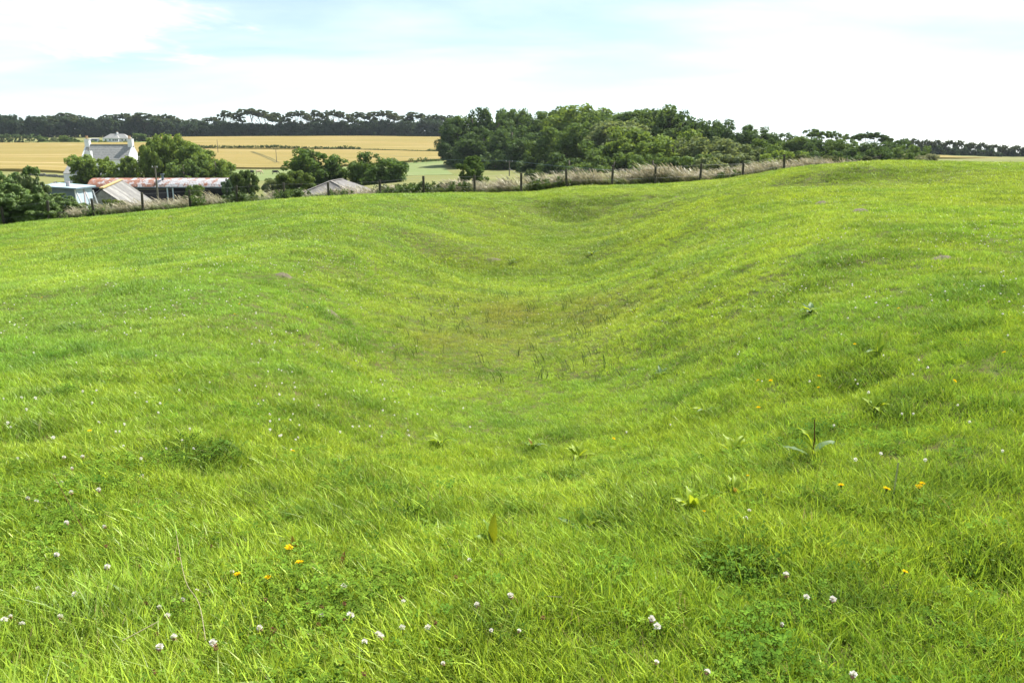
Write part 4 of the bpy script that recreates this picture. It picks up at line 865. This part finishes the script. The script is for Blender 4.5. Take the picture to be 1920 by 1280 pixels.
def grass_points():
    P, RT, SC_, IX, TN = [], [], [], [], []
    for lod, (d0, d1, den) in enumerate([(1.3, 4.5, 420), (1.3, 11, 450), (5.5, 32, 210), (15, 66, 78)]):
        area = .70 * (d1 * d1 - d0 * d0) + 3.2 * (d1 - d0); n = int(area * den); x, y = wedge(n, d0, d1)
        fade = [np.clip((4.5 - y) / 1.5, 0, 1), np.clip((11 - y) / 4, 0, 1), np.clip((y - 5.5) / 4, 0, 1) * np.clip((32 - y) / 14, 0, 1), np.clip((y - 15) / 14, 0, 1)][lod]
        ok = (y < fence_y(x) - .1) & (rng.random(n) < fade); x, y = x[ok], y[ok]; n = len(x); z = zfield(x, y)
        big = fbm(x * .16, y * .16, 51, 3); med = fbm(x * .8, y * .8, 55, 3); fine = fbm(x * 3.2, y * 3.2, 58, 2)
        hum = np.clip((fine - .5) * 3.2 + (med - .5) * 2.2, -1, 1)                               # longer and shorter grass
        s = (1.0 + .26 * hum) * rng.uniform(.75, 1.25, n) * np.where(y < 3.6, 1.12, 1.0)
        s *= np.clip(1.12 - .18 * np.exp(-((x - 0) / 3.0) ** 2 - ((y - 14) / 8) ** 2), .6, 1.15)  # shorter on the ditch floor
        g = np.clip(.55 + (big - .5) * 1.5 + (med - .5) * 1.4 + rng.normal(size=n) * .2 + .22 * np.clip((x + 2.6) / 2.5, -1, 1), 0, 1)[:, None]
        c = np.array([.160, .296, .030]) * (1 - g) + np.array([.265, .372, .036]) * g
        br = np.zeros(n)
        for (bx, by), r, a in zip(BROWN, (1.5, .9, 1.2, 1.0), (.52, .34, .36, .10)): br = np.maximum(br, a * np.exp(-((x - bx) ** 2 + ((y - by) * .5) ** 2) / r ** 2))
        br = np.clip(br * np.clip(-.5 + 2.9 * med, 0, 1.4) + np.clip((fbm(x * .35, y * .35, 63) - .66) * 2, 0, .12), 0, 1)[:, None]
        c = c * (1 - br) + np.array([.195, .170, .048]) * br
        dk = np.zeros(n)
        for q_, q in enumerate(DARKP): dk = np.maximum(dk, np.exp(-((x - q[0]) ** 2 + (y - q[1]) ** 2) / ((.044 if q_ < 24 else .034) * max(q[1], 3)) ** 2))
        dk = np.maximum(dk, np.clip((fbm(x * 1.3, y * 1.3, 71) - .62) * 5, 0, .7)); dk = np.maximum(dk, np.clip((fbm(x * .9, y * 1.1, 73) - .60) * 4, 0, .6) * np.clip((y - 6) / 10, 0, 1) * np.clip((x + 2) / 3, .25, 1))
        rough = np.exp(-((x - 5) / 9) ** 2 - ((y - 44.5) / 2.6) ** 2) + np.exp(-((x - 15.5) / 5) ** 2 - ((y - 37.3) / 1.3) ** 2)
        dk = np.maximum(dk, np.clip(rough * (med - .30) * 3.8, 0, .9))[:, None]  # bank faces: self-shadow of the rough grass painted in as a dark band
        c = c * (1 - .62 * dk) + np.array([.070, .155, .026]) * .62 * dk; s = s * (1 + .4 * dk[:, 0])  # longer grass, with the shade in tussocks and hollows painted as darker green
        floor_green = np.exp(-((x - (y - 30) * .09 - 1.2) / 2.0) ** 2 - ((y - 35) / 7.0) ** 2)[:, None] * .6          # darker, greener turf along the far floor
        c = c * (1 - floor_green) + np.array([.105, .205, .024]) * floor_green
        c = c * rng.uniform(.62, 1.34, (n, 1)) * np.interp(y, [4, 9, 20, 26], [1, 1.12, 1.12, 1.0])[:, None]; v = rng.random(n)
        if lod <= 1:
            cl = (fbm(x * 1.3, y * 1.3, 77) > .67) & (v < .22) | (v < .025); ix = np.where(cl, 10 + rng.integers(0, 3, n), rng.integers(0, 10, n))
            c = np.where(cl[:, None], c * np.array([.50, .60, .80]), c)
        elif lod == 2: ix = 13 + rng.integers(0, 6, n)
        else: ix = 19 + rng.integers(0, 5, n)
        yaw = (fbm(x * .45, y * .45, 83) - .5) * 4.2 + rng.normal(size=n) * .55 + .35
        grow = np.clip(.9 + y / 70, .9, 1.5); s = s * np.interp(y, [4, 9, 40], [.97, .70, .66])
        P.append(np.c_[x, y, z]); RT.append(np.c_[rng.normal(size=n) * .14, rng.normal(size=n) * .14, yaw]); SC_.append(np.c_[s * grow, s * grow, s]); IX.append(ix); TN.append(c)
    return [np.concatenate(q) for q in (P, RT, SC_, IX, TN)]
gp = grass_points()
_b = pick(1070, 1240); print('bare', _b, (np.hypot(gp[0][:, 0] - _b[0], gp[0][:, 1] - _b[1]) < .12).sum(), zn1(_b[0], _b[1]))
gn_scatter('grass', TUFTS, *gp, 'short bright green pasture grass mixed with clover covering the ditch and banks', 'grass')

# tall dry grass and weeds in the strip beyond the fence
def stalks(name, n, rad, h0, h1, seed, head, thin=1.0):
    r = np.random.default_rng(seed); V = []; F = []; rn = []
    for k in range(n):
        a = r.random() * 6.28; q = rad * math.sqrt(r.random()); p = np.array([math.cos(a) * q, math.sin(a) * q, -.05]); h = r.uniform(h0, h1); d = np.array([-.45 + r.normal() * .18, r.normal() * .15]); v = r.random()
        th = r.random() * 3.14; sd = np.array([math.cos(th), math.sin(th), 0]); pts = [(p + np.array([*(d * h * s ** 2.2), h * s * (1 - .12 * s)])) for s in (0, .4, .75, 1)]
        ws = (.012, .013, .014, .006); o = len(V)
        if head: pts.append(pts[3] + np.array([d[0] * h * .12, d[1] * h * .12, .03])); ws = (.008, .009, .009, .022, .006)
        for c, w in zip(pts, [q * thin for q in ws]): V += [c - sd * w, c + sd * w]
        m = len(pts); F += [(o+2*i, o+2*i+1, o+2*i+3, o+2*i+2) for i in range(m - 1)]; rn += [v] * (2 * m)
    return mk_mesh(name, np.array(V), np.array(F), M['hay'], False, {'rnd': np.array(rn) * .94, 'along': np.zeros(len(V))})
ST_P = [stalks('s', 12, .3, .8, 1.45, 200 + k, True) for k in range(4)] + [stalks('s', 28, .3, .35, .85, 220 + k, False) for k in range(4)]
def strip_points():
    n = 16000; x = rng.uniform(-32, 38, n); off = np.where(rng.random(n) < .55, rng.uniform(.45, 3.4, n), rng.uniform(.5, 8.5, n)); y = fence_y(x) + off; z = zfield_mesh(x, y); hi = fbm(x * .35, y * .35, 91)
    px_ = x / y * FPX + 960
    tall = np.clip((hi - .25) * 2.4, .78, 1.0); tall *= np.interp(px_, [100, 180, 330, 430, 520, 700, 800, 900, 1000, 1200, 1500, 1750], [.7, .8, .85, .75, .85, .85, .62, .8, 1.0, 1.05, .85, .6])
    gr = (fbm(x * .5, y * .5, 95) + np.interp(px_, [100, 200, 420, 450, 560, 600, 720, 800, 860, 1500], [-.06, -.08, -.06, .14, .12, .04, .14, .10, -.02, -.10]) > .52) | (off < .7) & (rng.random(n) < .6)
    ix = np.where(gr, 4 + rng.integers(0, 4, n), np.where(rng.random(n) < .42, rng.integers(0, 4, n), 4 + rng.integers(0, 4, n)))
    t = rng.random((n, 1)); dry = np.array([.34, .285, .205]) * (1 - t) + np.array([.29, .27, .15]) * t; grn = np.array([.10, .145, .035]) * (1 - t) + np.array([.17, .185, .065]) * t
    c = np.where(gr[:, None], grn, np.where((ix > 3)[:, None], dry * .45 + grn * .55, dry)); s = tall * (.72 + .55 * rng.random(n) ** 1.6) * np.clip(off * .8 + .5, .5, 1)
    k_ = px_ > 140 + rng.normal(size=n) * 8; x, y, z, ix, c, s = x[k_], y[k_], z[k_], ix[k_], c[k_], s[k_]; n = len(x)
    return np.c_[x, y, z], np.c_[rng.normal(size=n) * .1, rng.normal(size=n) * .1, rng.normal(size=n) * .5], np.c_[s * .9 + .3, s * .9 + .3, s], ix, c
gn_scatter('dry_grass', ST_P, *strip_points(), 'tall straw-coloured dry grass and weeds leaning along the wire fence', 'grass')
def weed(seed):
    r = np.random.default_rng(seed); c = np.c_[r.normal(size=(26, 2)) * .22, r.random(26) * .75]; V, F, a = leaf_cloud(c, np.full(26, .13), 420, .075, up=.5, elong=1.9, seed=seed); return mk_mesh('w', V, F, M['grass'], False, {'rnd': np.array(a['rnd']) * .9, 'along': np.zeros(len(V))})
def weed_points():
    P = []; C = []
    for px0, px1, n in [(425,470,16),(500,560,14),(610,640,6),(715,800,30),(345,375,5),(850,880,5),(1000,1060,8),(150,180,6),(1340,1380,5),(820,850,6)]:
        for k in range(n):
            px = random.uniform(px0, px1); Y = fence_Y(px) + random.uniform(.1, 2.2); x = at(px, 262, Y)[0]; P.append((x, Y, float(zfield_mesh(np.array([x]), np.array([Y]))[0]))); C.append(np.array([.075, .125, .032]) * random.uniform(.7, 1.3))
    n = len(P); s = rng.uniform(.75, 1.2, n); return np.array(P), np.c_[np.zeros(n), np.zeros(n), rng.random(n) * 6], np.c_[s, s, s], rng.integers(0, 3, n), np.array(C)
gn_scatter('weeds', [weed(900 + k) for k in range(3)], *weed_points(), 'leafy dark green nettles and weeds growing among the fence posts', 'weeds')
plant('shrub', 'bush', 1, 1362, 317, 59.5, 34, 'small brown-green thistle bush leaning against the fence under the wood', 'bush', (.075, .085, .03), 'bushes along the fence', ground=zf1(at(1362, 262, 59.5)[0], 59.5))

# thin flowering grass stems on the ditch floor and in the foreground
ST_T = [stalks('f', 5, .12, .14, .30, 260 + k, False, .5) for k in range(4)]
def stem_points():
    P = []
    for px0, px1, py0, py1, n in [(720,1180,540,720,80),(780,1150,560,640,50),(600,1300,480,560,25)]:
        for k in range(n): P.append(pick(random.uniform(px0, px1), random.uniform(py0, py1)))
    P = np.array(P); n = len(P); c = np.array([.075, .11, .028]) * rng.uniform(.7, 1.6, (n, 1)); s = rng.uniform(.7, 1.2, n)
    return P, np.c_[np.zeros(n), np.zeros(n), rng.normal(size=n)], np.c_[s * .7, s * .7, s], rng.integers(0, 4, n), c
gn_scatter('grass_stems', ST_T, *stem_points(), 'thin dark upright grass stems on the brownish ditch floor', 'grass')

# ------------------------------------------------------------------ flowers
def bloom_mesh(name, n, r0, el0, el1, w, mat, seed, droop=0., upc=0.):
    r = np.random.default_rng(seed); V = []; F = []
    for k in range(n):
        a = 2.4 * k + r.normal() * .15; e = R(el0 + (el1 - el0) * ((k + .5) / n) + r.normal() * 6); d = np.array([math.cos(a) * math.cos(e), math.sin(a) * math.cos(e), math.sin(e)]); s = np.array([-math.sin(a), math.cos(a), 0]); q = r0 * r.uniform(.85, 1.12)
        o = len(V); up = np.cross(s, d); V += [d * q * .25, d * q * .75 + s * w + up * .001, d * q - [0, 0, droop * q] , d * q * .75 - s * w + up * .001]; F.append((o, o+1, o+2, o+3))
    return np.array(V), F
def clover_parts(seed):
    V, F = bloom_mesh('b', 34, .0115, 0, 88, .0028, None, seed); V += [0, 0, .0]
    white = mk_mesh('bloom', V, F, M['petalwhite'])
    V2, F2 = bloom_mesh('b', 15, .0105, -70, -8, .0026, None, seed + 1, .2); pink = mk_mesh('faded_petals', V2, F2, M['petalpink'])
    return white, pink
CL = [clover_parts(s) for s in (1, 5, 9)]
st = MB(); st.tube([(.012, .01, -.16), (.006, 0, -.08), (0, 0, -.004)], [.0012, .0011, .0010], 4); STEM = st.mesh('stem', M['stalk'])
red = mk_mesh('withered_head', *bloom_mesh('b', 26, .010, -75, 80, .0026, None, 77, .15), M['petalred'])
_all = [bloom_mesh('b', 12, .012, 0, 85, .005, None, 3), bloom_mesh('b', 6, .011, -70, -8, .004, None, 4)]
def put_clover(px, py, label, group, size=1.0, parts=True, wither=False, zoff=None):
    p = pick(px, py); d = np.linalg.norm(p - [0, 0, EYE]); h = (.085 + random.uniform(0, .035)) if zoff is None else zoff
    rr = ray(px, py); q = np.array([0, 0, EYE]) + rr * ((p[1]) / rr[1]); q = q - rr * (h / abs(rr[2])) * .9     # lift along the sight line so the head sits in the grass tops
    t = thing('clover_flower', label, 'flower', tuple(q), group, random.uniform(0, 6.28)); t.rotation_euler[0] = random.gauss(0, .25); t.rotation_euler[1] = random.gauss(0, .25); t.scale = (size,) * 3
    w, pk = CL[random.randrange(3)]
    if wither: obj('withered_head', red, t)
    else:
        obj('bloom', w, t)
        if random.random() < .75: obj('faded_petals', pk, t)
    obj('stem', STEM, t)
BIG = [((8,1162),'white clover flower at the left edge, first of the three in its corner'),((20,1155),'small white clover flower just above the left-edge flower'),((41,1170),'white clover flower right of the two at the left edge'),
 ((113,1156),'single round white clover flower between the left-edge trio and the larger row'),((141,1115),'white clover flower above the single round one on the left'),((71,1104),'pink and white clover flower near the left edge, above the trio'),
 ((106,1040),'white clover flower at the far left, beneath the brown stalk'),((201,1063),'pair of pink-white clover heads left of the yellow flowers'),((435,1072),'white clover flower touching the left yellow flower'),
 ((299,1213),'large white clover flower low on the left, below a pale straw'),((326,1194),'white clover flower above the largest one at lower left'),((399,1205),'white clover flower right of the two at lower left'),((314,1154),'faded clover flower above the lower left pair'),((299,1138),'small clover flower over the faded one at lower left'),
 ((369,1106),'white clover flower below the two small yellow flowers'),((343,1124),'small white clover flower left below the yellow flowers'),((487,1178),'white clover flower between the lower left and lower middle clusters'),((512,1180),'withered reddish clover head beside a white one at lower left'),
 ((603,1153),'pink-based clover flower left of the lower middle cluster'),((645,1100),'white clover flower above the lower middle cluster'),((657,1153),'reddish clover flower left of the paired heads'),((709,1188),'upper left head of the paired clover flowers at lower middle'),((714,1194),'front head of the paired clover flowers at lower middle'),
 ((683,1203),'flat white clover flower below the paired heads'),((754,1177),'white clover flower right of the paired heads'),((803,1176),'second white clover flower right of the paired heads'),((757,1128),'tall pink and white clover flower above the lower middle row'),((880,1050),'highest white clover flower of the lower middle group'),
 ((895,1134),'white clover flower below the big broad leaf'),((957,1117),'wide white clover flower at the lower centre'),((921,1181),'white clover flower at lower centre, left of a smaller one'),((973,1182),'smaller white clover flower at lower centre'),((831,1243),'tiny white clover flower at the bottom, left of centre'),
 ((1222,1160),'upper flower of the clover pair right of centre'),((1233,1174),'lower flower of the clover pair right of centre'),((1231,1241),'small white clover flower below the clover pair'),((1474,1077),'large white clover flower at lower right beside dark leaves'),((1512,1119),'white clover flower below the large lower right one'),((1562,1123),'white clover flower right of its twin at lower right'),
 ((1466,1170),'small white clover flower left below the lower right twins'),((1600,1264),'white clover flower at the bottom edge on the right'),((1326,1259),'white clover flower by a bare brown patch at the bottom'),((1398,972),'white clover flower at the right, beyond the near bank lip'),((1405,957),'smaller white clover flower just above another near the lip'),
 ((185,918),'white clover flower in the left middle grass'),((266,892),'flat white clover flower left of the dark tussock'),((135,878),'large white clover flower at the left above a pink one'),((155,856),'white clover flower right above the large left one'),((120,857),'white clover flower left of its neighbour above the large one'),((115,905),'pink clover head left of the middle grass'),
 ((133,923),'faded pink clover head under the left middle flowers'),((52,934),'pale clover flower near the left edge'),((68,940),'pinkish clover flower right of the pale left-edge one'),((125,980),'faded clover flower along the dark bent stalk'),((196,987),'faded clover flower right of the bent stalk')]
for (px, py), lab in BIG: put_clover(px, py, lab, 'white clover flowers in the near grass', random.uniform(.9, 1.25) * (.7 if 'small' in lab or 'tiny' in lab else 1), wither='withered' in lab)
for n, lab, grp, boxes in [(26, 'withered brown-red clover head among the near grass', 'withered clover heads', [(0,1000,700,1270),(640,1000,1100,1220)]), ]:
    for k in range(n):
        b = random.choice(boxes); put_clover(random.uniform(b[0], b[2]), random.uniform(b[1], b[3]), lab, grp, .85, wither=True)
# mid-distance clover: one head each, counted singly; the rest further off as one mass
WMID = mk_mesh('clover_flower', np.concatenate([_all[0][0], _all[1][0]]), _all[0][1] + [tuple(i + len(_all[0][0]) for i in f) for f in _all[1][1]], M['petalwhite'])
ZONES = [((470,650,900,850),80,'small white clover flower on the near half of the ditch floor'),((0,620,560,900),45,'small white clover flower on the left bank'),((1150,600,1920,900),28,'small white clover flower on the right bank slope')]
for (x0, y0, x1, y1), n, lab in ZONES:
    for k in range(n):
        p = pick(random.uniform(x0, x1), random.uniform(y0, y1)); d = p[1]
        o = tag(obj('clover_flower', WMID, loc=(p[0], p[1], p[2] + random.uniform(.085, .11) + d * .001)), lab, 'flower', lab.replace('small white clover flower', 'clover flowers')); o.rotation_euler = (random.gauss(0, .3), random.gauss(0, .3), random.random() * 6); o.scale = (random.uniform(.6, 1.0),) * 3
def specks(name, boxes, mat, label, size):
    V = []; F = []
    for (x0, y0, x1, y1), n in boxes:
        pts = []
        while len(pts) < n:
            px, py = random.uniform(x0, x1), random.uniform(y0, y1)
            if vnoise(px * .012, py * .025, 14) < .38 and random.random() < .8: pts.append(None); continue
            pts.append(pick(px, py))
        for p in pts:
            if p is None or p[1] > fence_y(p[0]) - .3: continue
            s = size * random.uniform(.7, 1.3); z = p[2] + random.uniform(.09, .13); o = len(V)
            V += [(p[0]+s,p[1],z),(p[0],p[1]+s,z),(p[0]-s,p[1],z),(p[0],p[1]-s,z),(p[0],p[1],z+s*.9),(p[0],p[1],z-s*.6)]; F += [(o,o+1,o+4),(o+1,o+2,o+4),(o+2,o+3,o+4),(o+3,o,o+4),(o+1,o,o+5),(o+2,o+1,o+5),(o+3,o+2,o+5),(o,o+3,o+5)]
    tag(obj(name, mk_mesh(name, np.array(V), F, mat)), label, 'flowers', kind='stuff')
specks('clover_flowers', [((0,420,700,520),330),((300,390,900,470),180),((0,500,560,640),170),((560,400,950,600),190),((1300,340,1920,470),330),((1250,450,1920,620),170),((950,480,1250,660),70)], M['petalwhite'], 'scattered tiny white clover flowers dotting the farther grass', .0105)

def hawkbit_parts():
    V, F = [], []
    for ring, (n, r0, e, w) in enumerate([(20, .0165, 12, .0026), (16, .0125, 28, .0024), (10, .007, 50, .002)]):
        v, f = bloom_mesh('b', n, r0, e - 4, e + 4, w, None, 40 + ring); o = len(V); V += [tuple(q) for q in v]; F += [tuple(i + o for i in ff) for ff in f]
    head = mk_mesh('flower_head', np.array(V), F, M['yellow']); m = MB(); m.tube([(0,0,-.013),(0,0,-.008),(0,0,0.001)], [.002,.0045,.0055], 8); cal = m.mesh('calyx', M['stalk'])
    m = MB(); m.tube([(.03,.01,-.22),(.012,.004,-.1),(0,0,-.012)], [.0016,.0015,.0014], 5); return head, cal, m.mesh('stem', M['stalk'])
HB = hawkbit_parts()
def hawkbit(px, py, label, size=1., h=.13, tilt=(0, 0)):
    p = pick(px, py); rr = ray(px, py); q = np.array([0, 0, EYE]) + rr * (p[1] / rr[1]); q = q - rr * (h / abs(rr[2])) * .85
    t = thing('yellow_flower', label, 'flower', tuple(q), 'yellow hawkbit flowers in the grass'); t.rotation_euler = (*tilt, random.random() * 6); t.scale = (size,) * 3
    for nm, me in zip(('flower_head', 'calyx', 'stem'), HB): obj(nm, me, t)
for px, py, lab, s in [(542,1026,'yellow dandelion-like flower highest of the lower left group',1.15),(561,1054,'yellow flower beside the browning leaf at lower left',1.1),(445,1076,'yellow flower touching a white clover head',.9),(502,1082,'yellow flower right of the clover head, lowest of the lower left group',.9),
    (1577,909,'yellow flower on a dark stalk, left of the three at right',1.0),(1663,916,'yellow flower in the middle of the three at right',1.15),(1723,912,'front flower of the yellow pair at the right end of the row',1.15),(1729,906,'rear flower of the yellow pair at the right end of the row',1.0),
    (1697,1071,'small yellow flower low on the right bank',.7),(1320,958,'tiny orange-yellow flower near the broad leaves right of centre',.5),(1402,891,'tiny yellow flower above the broad leaves right of centre',.5)]: hawkbit(px, py, lab, s, tilt=(random.gauss(0, .12), random.gauss(0, .12)))
for k, (px, py) in enumerate([(80,572),(450,586),(441,605),(577,590),(172,840),(551,878),(1878,689),(1917,699),(1786,745),(1533,730),(1532,752),(1682,600),(1419,737),(1443,737),(1108,613),(489,510),(240,513),(1420,790),(1600,670),(1150,845)]):
    p = pick(px, py); t = tag(obj('yellow_flower', HB[0], loc=(p[0], p[1], p[2] + .115)), 'small yellow flower dotted on the ditch banks', 'flower', 'small yellow flowers on the banks'); t.rotation_euler = (random.gauss(0, .3), random.gauss(0, .3), 0); t.scale = (random.uniform(.75, 1.1),) * 3

# ------------------------------------------------------------------ dock plants and odd stalks, bare soil
def dock_leaf(L, W, curl, seed):
    r = np.random.default_rng(seed); V = []; F = []; n = 7
    for i in range(n + 1):
        s = i / n; w = W * math.sin(math.pi * min(1, s * .93 + .05)) ** .8 * (1.1 - .35 * s); z = L * (.55 * s - curl * s * s); x = L * (s * .85)
        wv = r.normal(size=2) * W * .18
        V += [(x, -w, z + w * .35 + wv[0]), (x, -w * .5, z + w * .1), (x, 0, z - w * .05), (x, w * .5, z + w * .1), (x, w, z + w * .35 + wv[1])]
    F = [(i*5+j, i*5+j+1, (i+1)*5+j+1, (i+1)*5+j) for i in range(n) for j in range(4)]
    return mk_mesh('leaf', np.array(V), F, M['dock'], True)
LEAVES = [dock_leaf(1, .14, .25 + .12 * k, 300 + k) for k in range(5)]
G1, G2, GB, GR = (.20, .30, .028), (.13, .23, .035), (.11, .19, .085), (.19, .115, .04)
def dock(px, py, label, leaves, stem=0., name='dock_plant'):
    p = pick(px, py); t = thing(name, label, 'plant', tuple(p - np.array([0, 0, .01])), 'dock plants in the grass')
    for k, (az, L, tilt, col) in enumerate(leaves):
        o = obj('leaf', LEAVES[k % 5], t, color=col); o.rotation_euler = (0, -tilt, R(az)); o.scale = (L * 1.08,) * 3; o.location = (0, 0, .02 + .03 * (k % 3) * (stem > 0))
        if col is GR: o['label'] = 'withered reddish-brown leaf'
    if stem:
        m = MB(); m.tube([(0,0,0),(.005,0,stem*.5),(-.005,0,stem)], [.005,.004,.003], 6); obj('stem', m.mesh('stem', M['redstalk']), t)
def many(n, L, cols=(G1, G2), t0=.15, t1=.75): return [(random.uniform(0, 360), L * random.uniform(.7, 1.15), random.uniform(t0, t1), random.choice(cols)) for k in range(n + 3)]
for d in [((826,836),'dock plant with upright bright leaves, left of the ditch centre',many(7,.17)),((1000,845),'dock plant with one withered red-brown leaf at the ditch centre',[(150,.12,.7,GR)] + many(6,.15,(G1,G2,GB))),((1085,860),'bright dock plant right of the withered-leaf plant',many(6,.16,(G1,))),
          ((1522,862),'dock plant with a red stalk and bluish drooping leaves on the right',[(185,.2,.05,GB),(20,.18,.1,GB),(150,.16,.8,G1),(170,.15,1.1,G1)],.26),((925,1028),'plant with one broad yellow-green leaf on the near bank',[(70,.15,1.1,(.13,.18,.014)),(140,.13,.9,G2),(200,.12,.5,G2)]),
          ((1092,1006),'dock plant with a flat glossy leaf on the near lip',[(170,.15,.2,GB),(90,.13,1.1,G2),(20,.12,.5,G1),(250,.1,.4,G1)]),((1062,912),'ragged dock plant beside a trodden hollow',many(6,.11,(G1,G2))),((985,905),'two light leaves left of a trodden hollow',many(4,.11,(G1,))),
          ((1648,668),'tall thin dock plant standing on the right bank',[(100,.20,1.15,G2),(60,.2,.9,G1),(190,.16,.1,GB),(200,.15,.3,G2)]),((1240,705),'glossy low dock on the right of the ditch floor',many(5,.16,(GB,G2),.0,.4)),((1325,778),'bluish dock on the lower right bank',many(5,.15,(GB,G1),.1,.8)),
          ((1190,590),'dock patch with browning leaves on the right of the ditch',many(7,.2,(G1,GB,GR),.2,.9)),((1375,855),'bright dock with a few upright leaves right of centre',many(6,.16,(G1,))),((1300,965),'broad yellow-green leaves on the near lip right of centre',many(5,.13,(G1,),.3,.8)),((1380,930),'dock with one orange-brown leaf right of centre',many(4,.12,(G1,)) + [(240,.09,.7,GR)]),
          ((820,1000),'dock leaf cluster beside a dark hollow on the near lip',many(5,.11,(G2,G1))),((552,1052),'browning curled dock leaf behind the yellow flowers',[(110,.10,.9,(.20,.17,.03)),(40,.12,.8,G1),(300,.1,.5,G1)]),((640,1075),'withered orange leaf left of the lower middle clover',[(80,.08,.6,GR),(200,.08,.5,G1)]),((450,850),'long flat plantain leaf on the left bank',[(170,.18,.1,GB),(40,.1,.6,G2)]),
          ((1520,590),'bright dock on the upper right bank',many(5,.2,(G1,GB))),((640,880),'small dark leaves left of the ditch',many(5,.1,(G2,GB))),((1640,770),'dock beside the dark trodden hollow on the right bank',many(6,.13,(G1,G2))),((1110,480),'bluish dock high up the ditch',many(6,.3,(GB,G1))),((960,495),'dock patch far along the ditch floor',many(6,.26,(G1,GB)))]:
    dock(*d[0], d[1], d[2], d[3] if len(d) > 3 else 0.)
def straw(pix, h, label, mat, r=.0013):
    P = [pick(px, py) + np.array([0, 0, hh]) for (px, py), hh in zip(pix, h)]; t_ = np.linspace(0, len(P) - 1, 4 * len(P)); A_ = np.array(P); P = np.stack([np.interp(t_, range(len(A_)), A_[:, i]) for i in range(3)], 1)
    for _ in range(4): P[1:-1] = (P[:-2] + 2 * P[1:-1] + P[2:]) / 4
    m = MB(); m.tube(P, r, 5); o = tag(obj('bent_stalk', m.mesh('bent_stalk', mat)), label, 'stalk')
ms = NT('dry_straw').leaf((.34, .29, .17), (.34, .29, .17), .2, .05)
straw([(333,1025),(352,1152),(380,1180),(388,1225)], (.08,.12,.11,.05), 'long pale curved straw bent over at lower left', ms); straw([(236,1255),(305,1226)], (.10,.12), 'short straight straw lying at lower left', ms)
straw([(106,938),(128,975),(160,1018)], (.14,.12,.06), 'long dark bent stalk on the left', M['redstalk']); straw([(1027,1167),(1052,1180)], (.1,.12), 'pale straw lying at lower centre', ms); straw([(1672,955),(1678,918)], (.02,.14), 'dark upright plantain stalk right of the middle yellow flower', M['stalk'], .0045)
def molehill(px, py, r, h, label):
    r *= .8; h *= .55
    p = pick(px, py); V = [(p[0], p[1], p[2] + h)]; F = []; nr, na = 5, 14
    for i in range(1, nr + 1):
        for k in range(na):
            a = 6.283 * k / na; q = r * i / nr * random.uniform(.85, 1.15); x, y = p[0] + math.cos(a) * q * 1.2, p[1] + math.sin(a) * q; V.append((x, y, zn1(x, y) + h * (math.cos(math.pi * i / nr) * .5 + .5) * random.uniform(.8, 1.25) - (.02 if i == nr else 0)))
    for k in range(na): F.append((0, 1 + k, 1 + (k + 1) % na))
    for i in range(nr - 1): F += [(1+i*na+k, 1+(i+1)*na+k, 1+(i+1)*na+(k+1)%na, 1+i*na+(k+1)%na) for k in range(na)]
    tag(obj('molehill', mk_mesh('molehill', np.array(V), F, M['soil'], True)), label, 'molehill', 'bare soil heaps in the pasture')
for a in [(534,519,.26,.13,'small bare soil heap high on the left bank'),(619,588,.2,.12,'mossy soil heap on the left of the ditch floor'),(1768,487,.22,.11,'flat pale soil heap on the right field'),(1268,372,.55,.14,'pale bare soil patch at the head of the ditch'),(1540,382,.3,.13,'tiny soil heap far up the right field'),(1612,397,.3,.13,'tiny soil heap beside another far up the right field'),(928,488,.35,.09,'pinkish bare scrape far along the ditch floor'),(320,408,.3,.13,'dark speck of a soil heap near the fence on the left')]: molehill(*a)
def haze():
    m = MB(); m.box(-2900, 2900, -320, 3300, -130, 26); me = m.mesh('haze', None); t = NT('thin_air'); v = t.n('ShaderNodeVolumePrincipled'); v.inputs['Color'].default_value = (.80, .90, 1, 1); v.inputs['Density'].default_value = .00006; v.inputs['Anisotropy'].default_value = .3
    t.L.new(v.outputs[0], t.out.inputs['Volume']); me.materials.append(t.m); tag(obj('haze', me), 'thin pale summer haze over the whole valley', 'haze', kind='stuff')
haze()
print('tris', sum(len(m.polygons) * 2 for m in bpy.data.meshes))
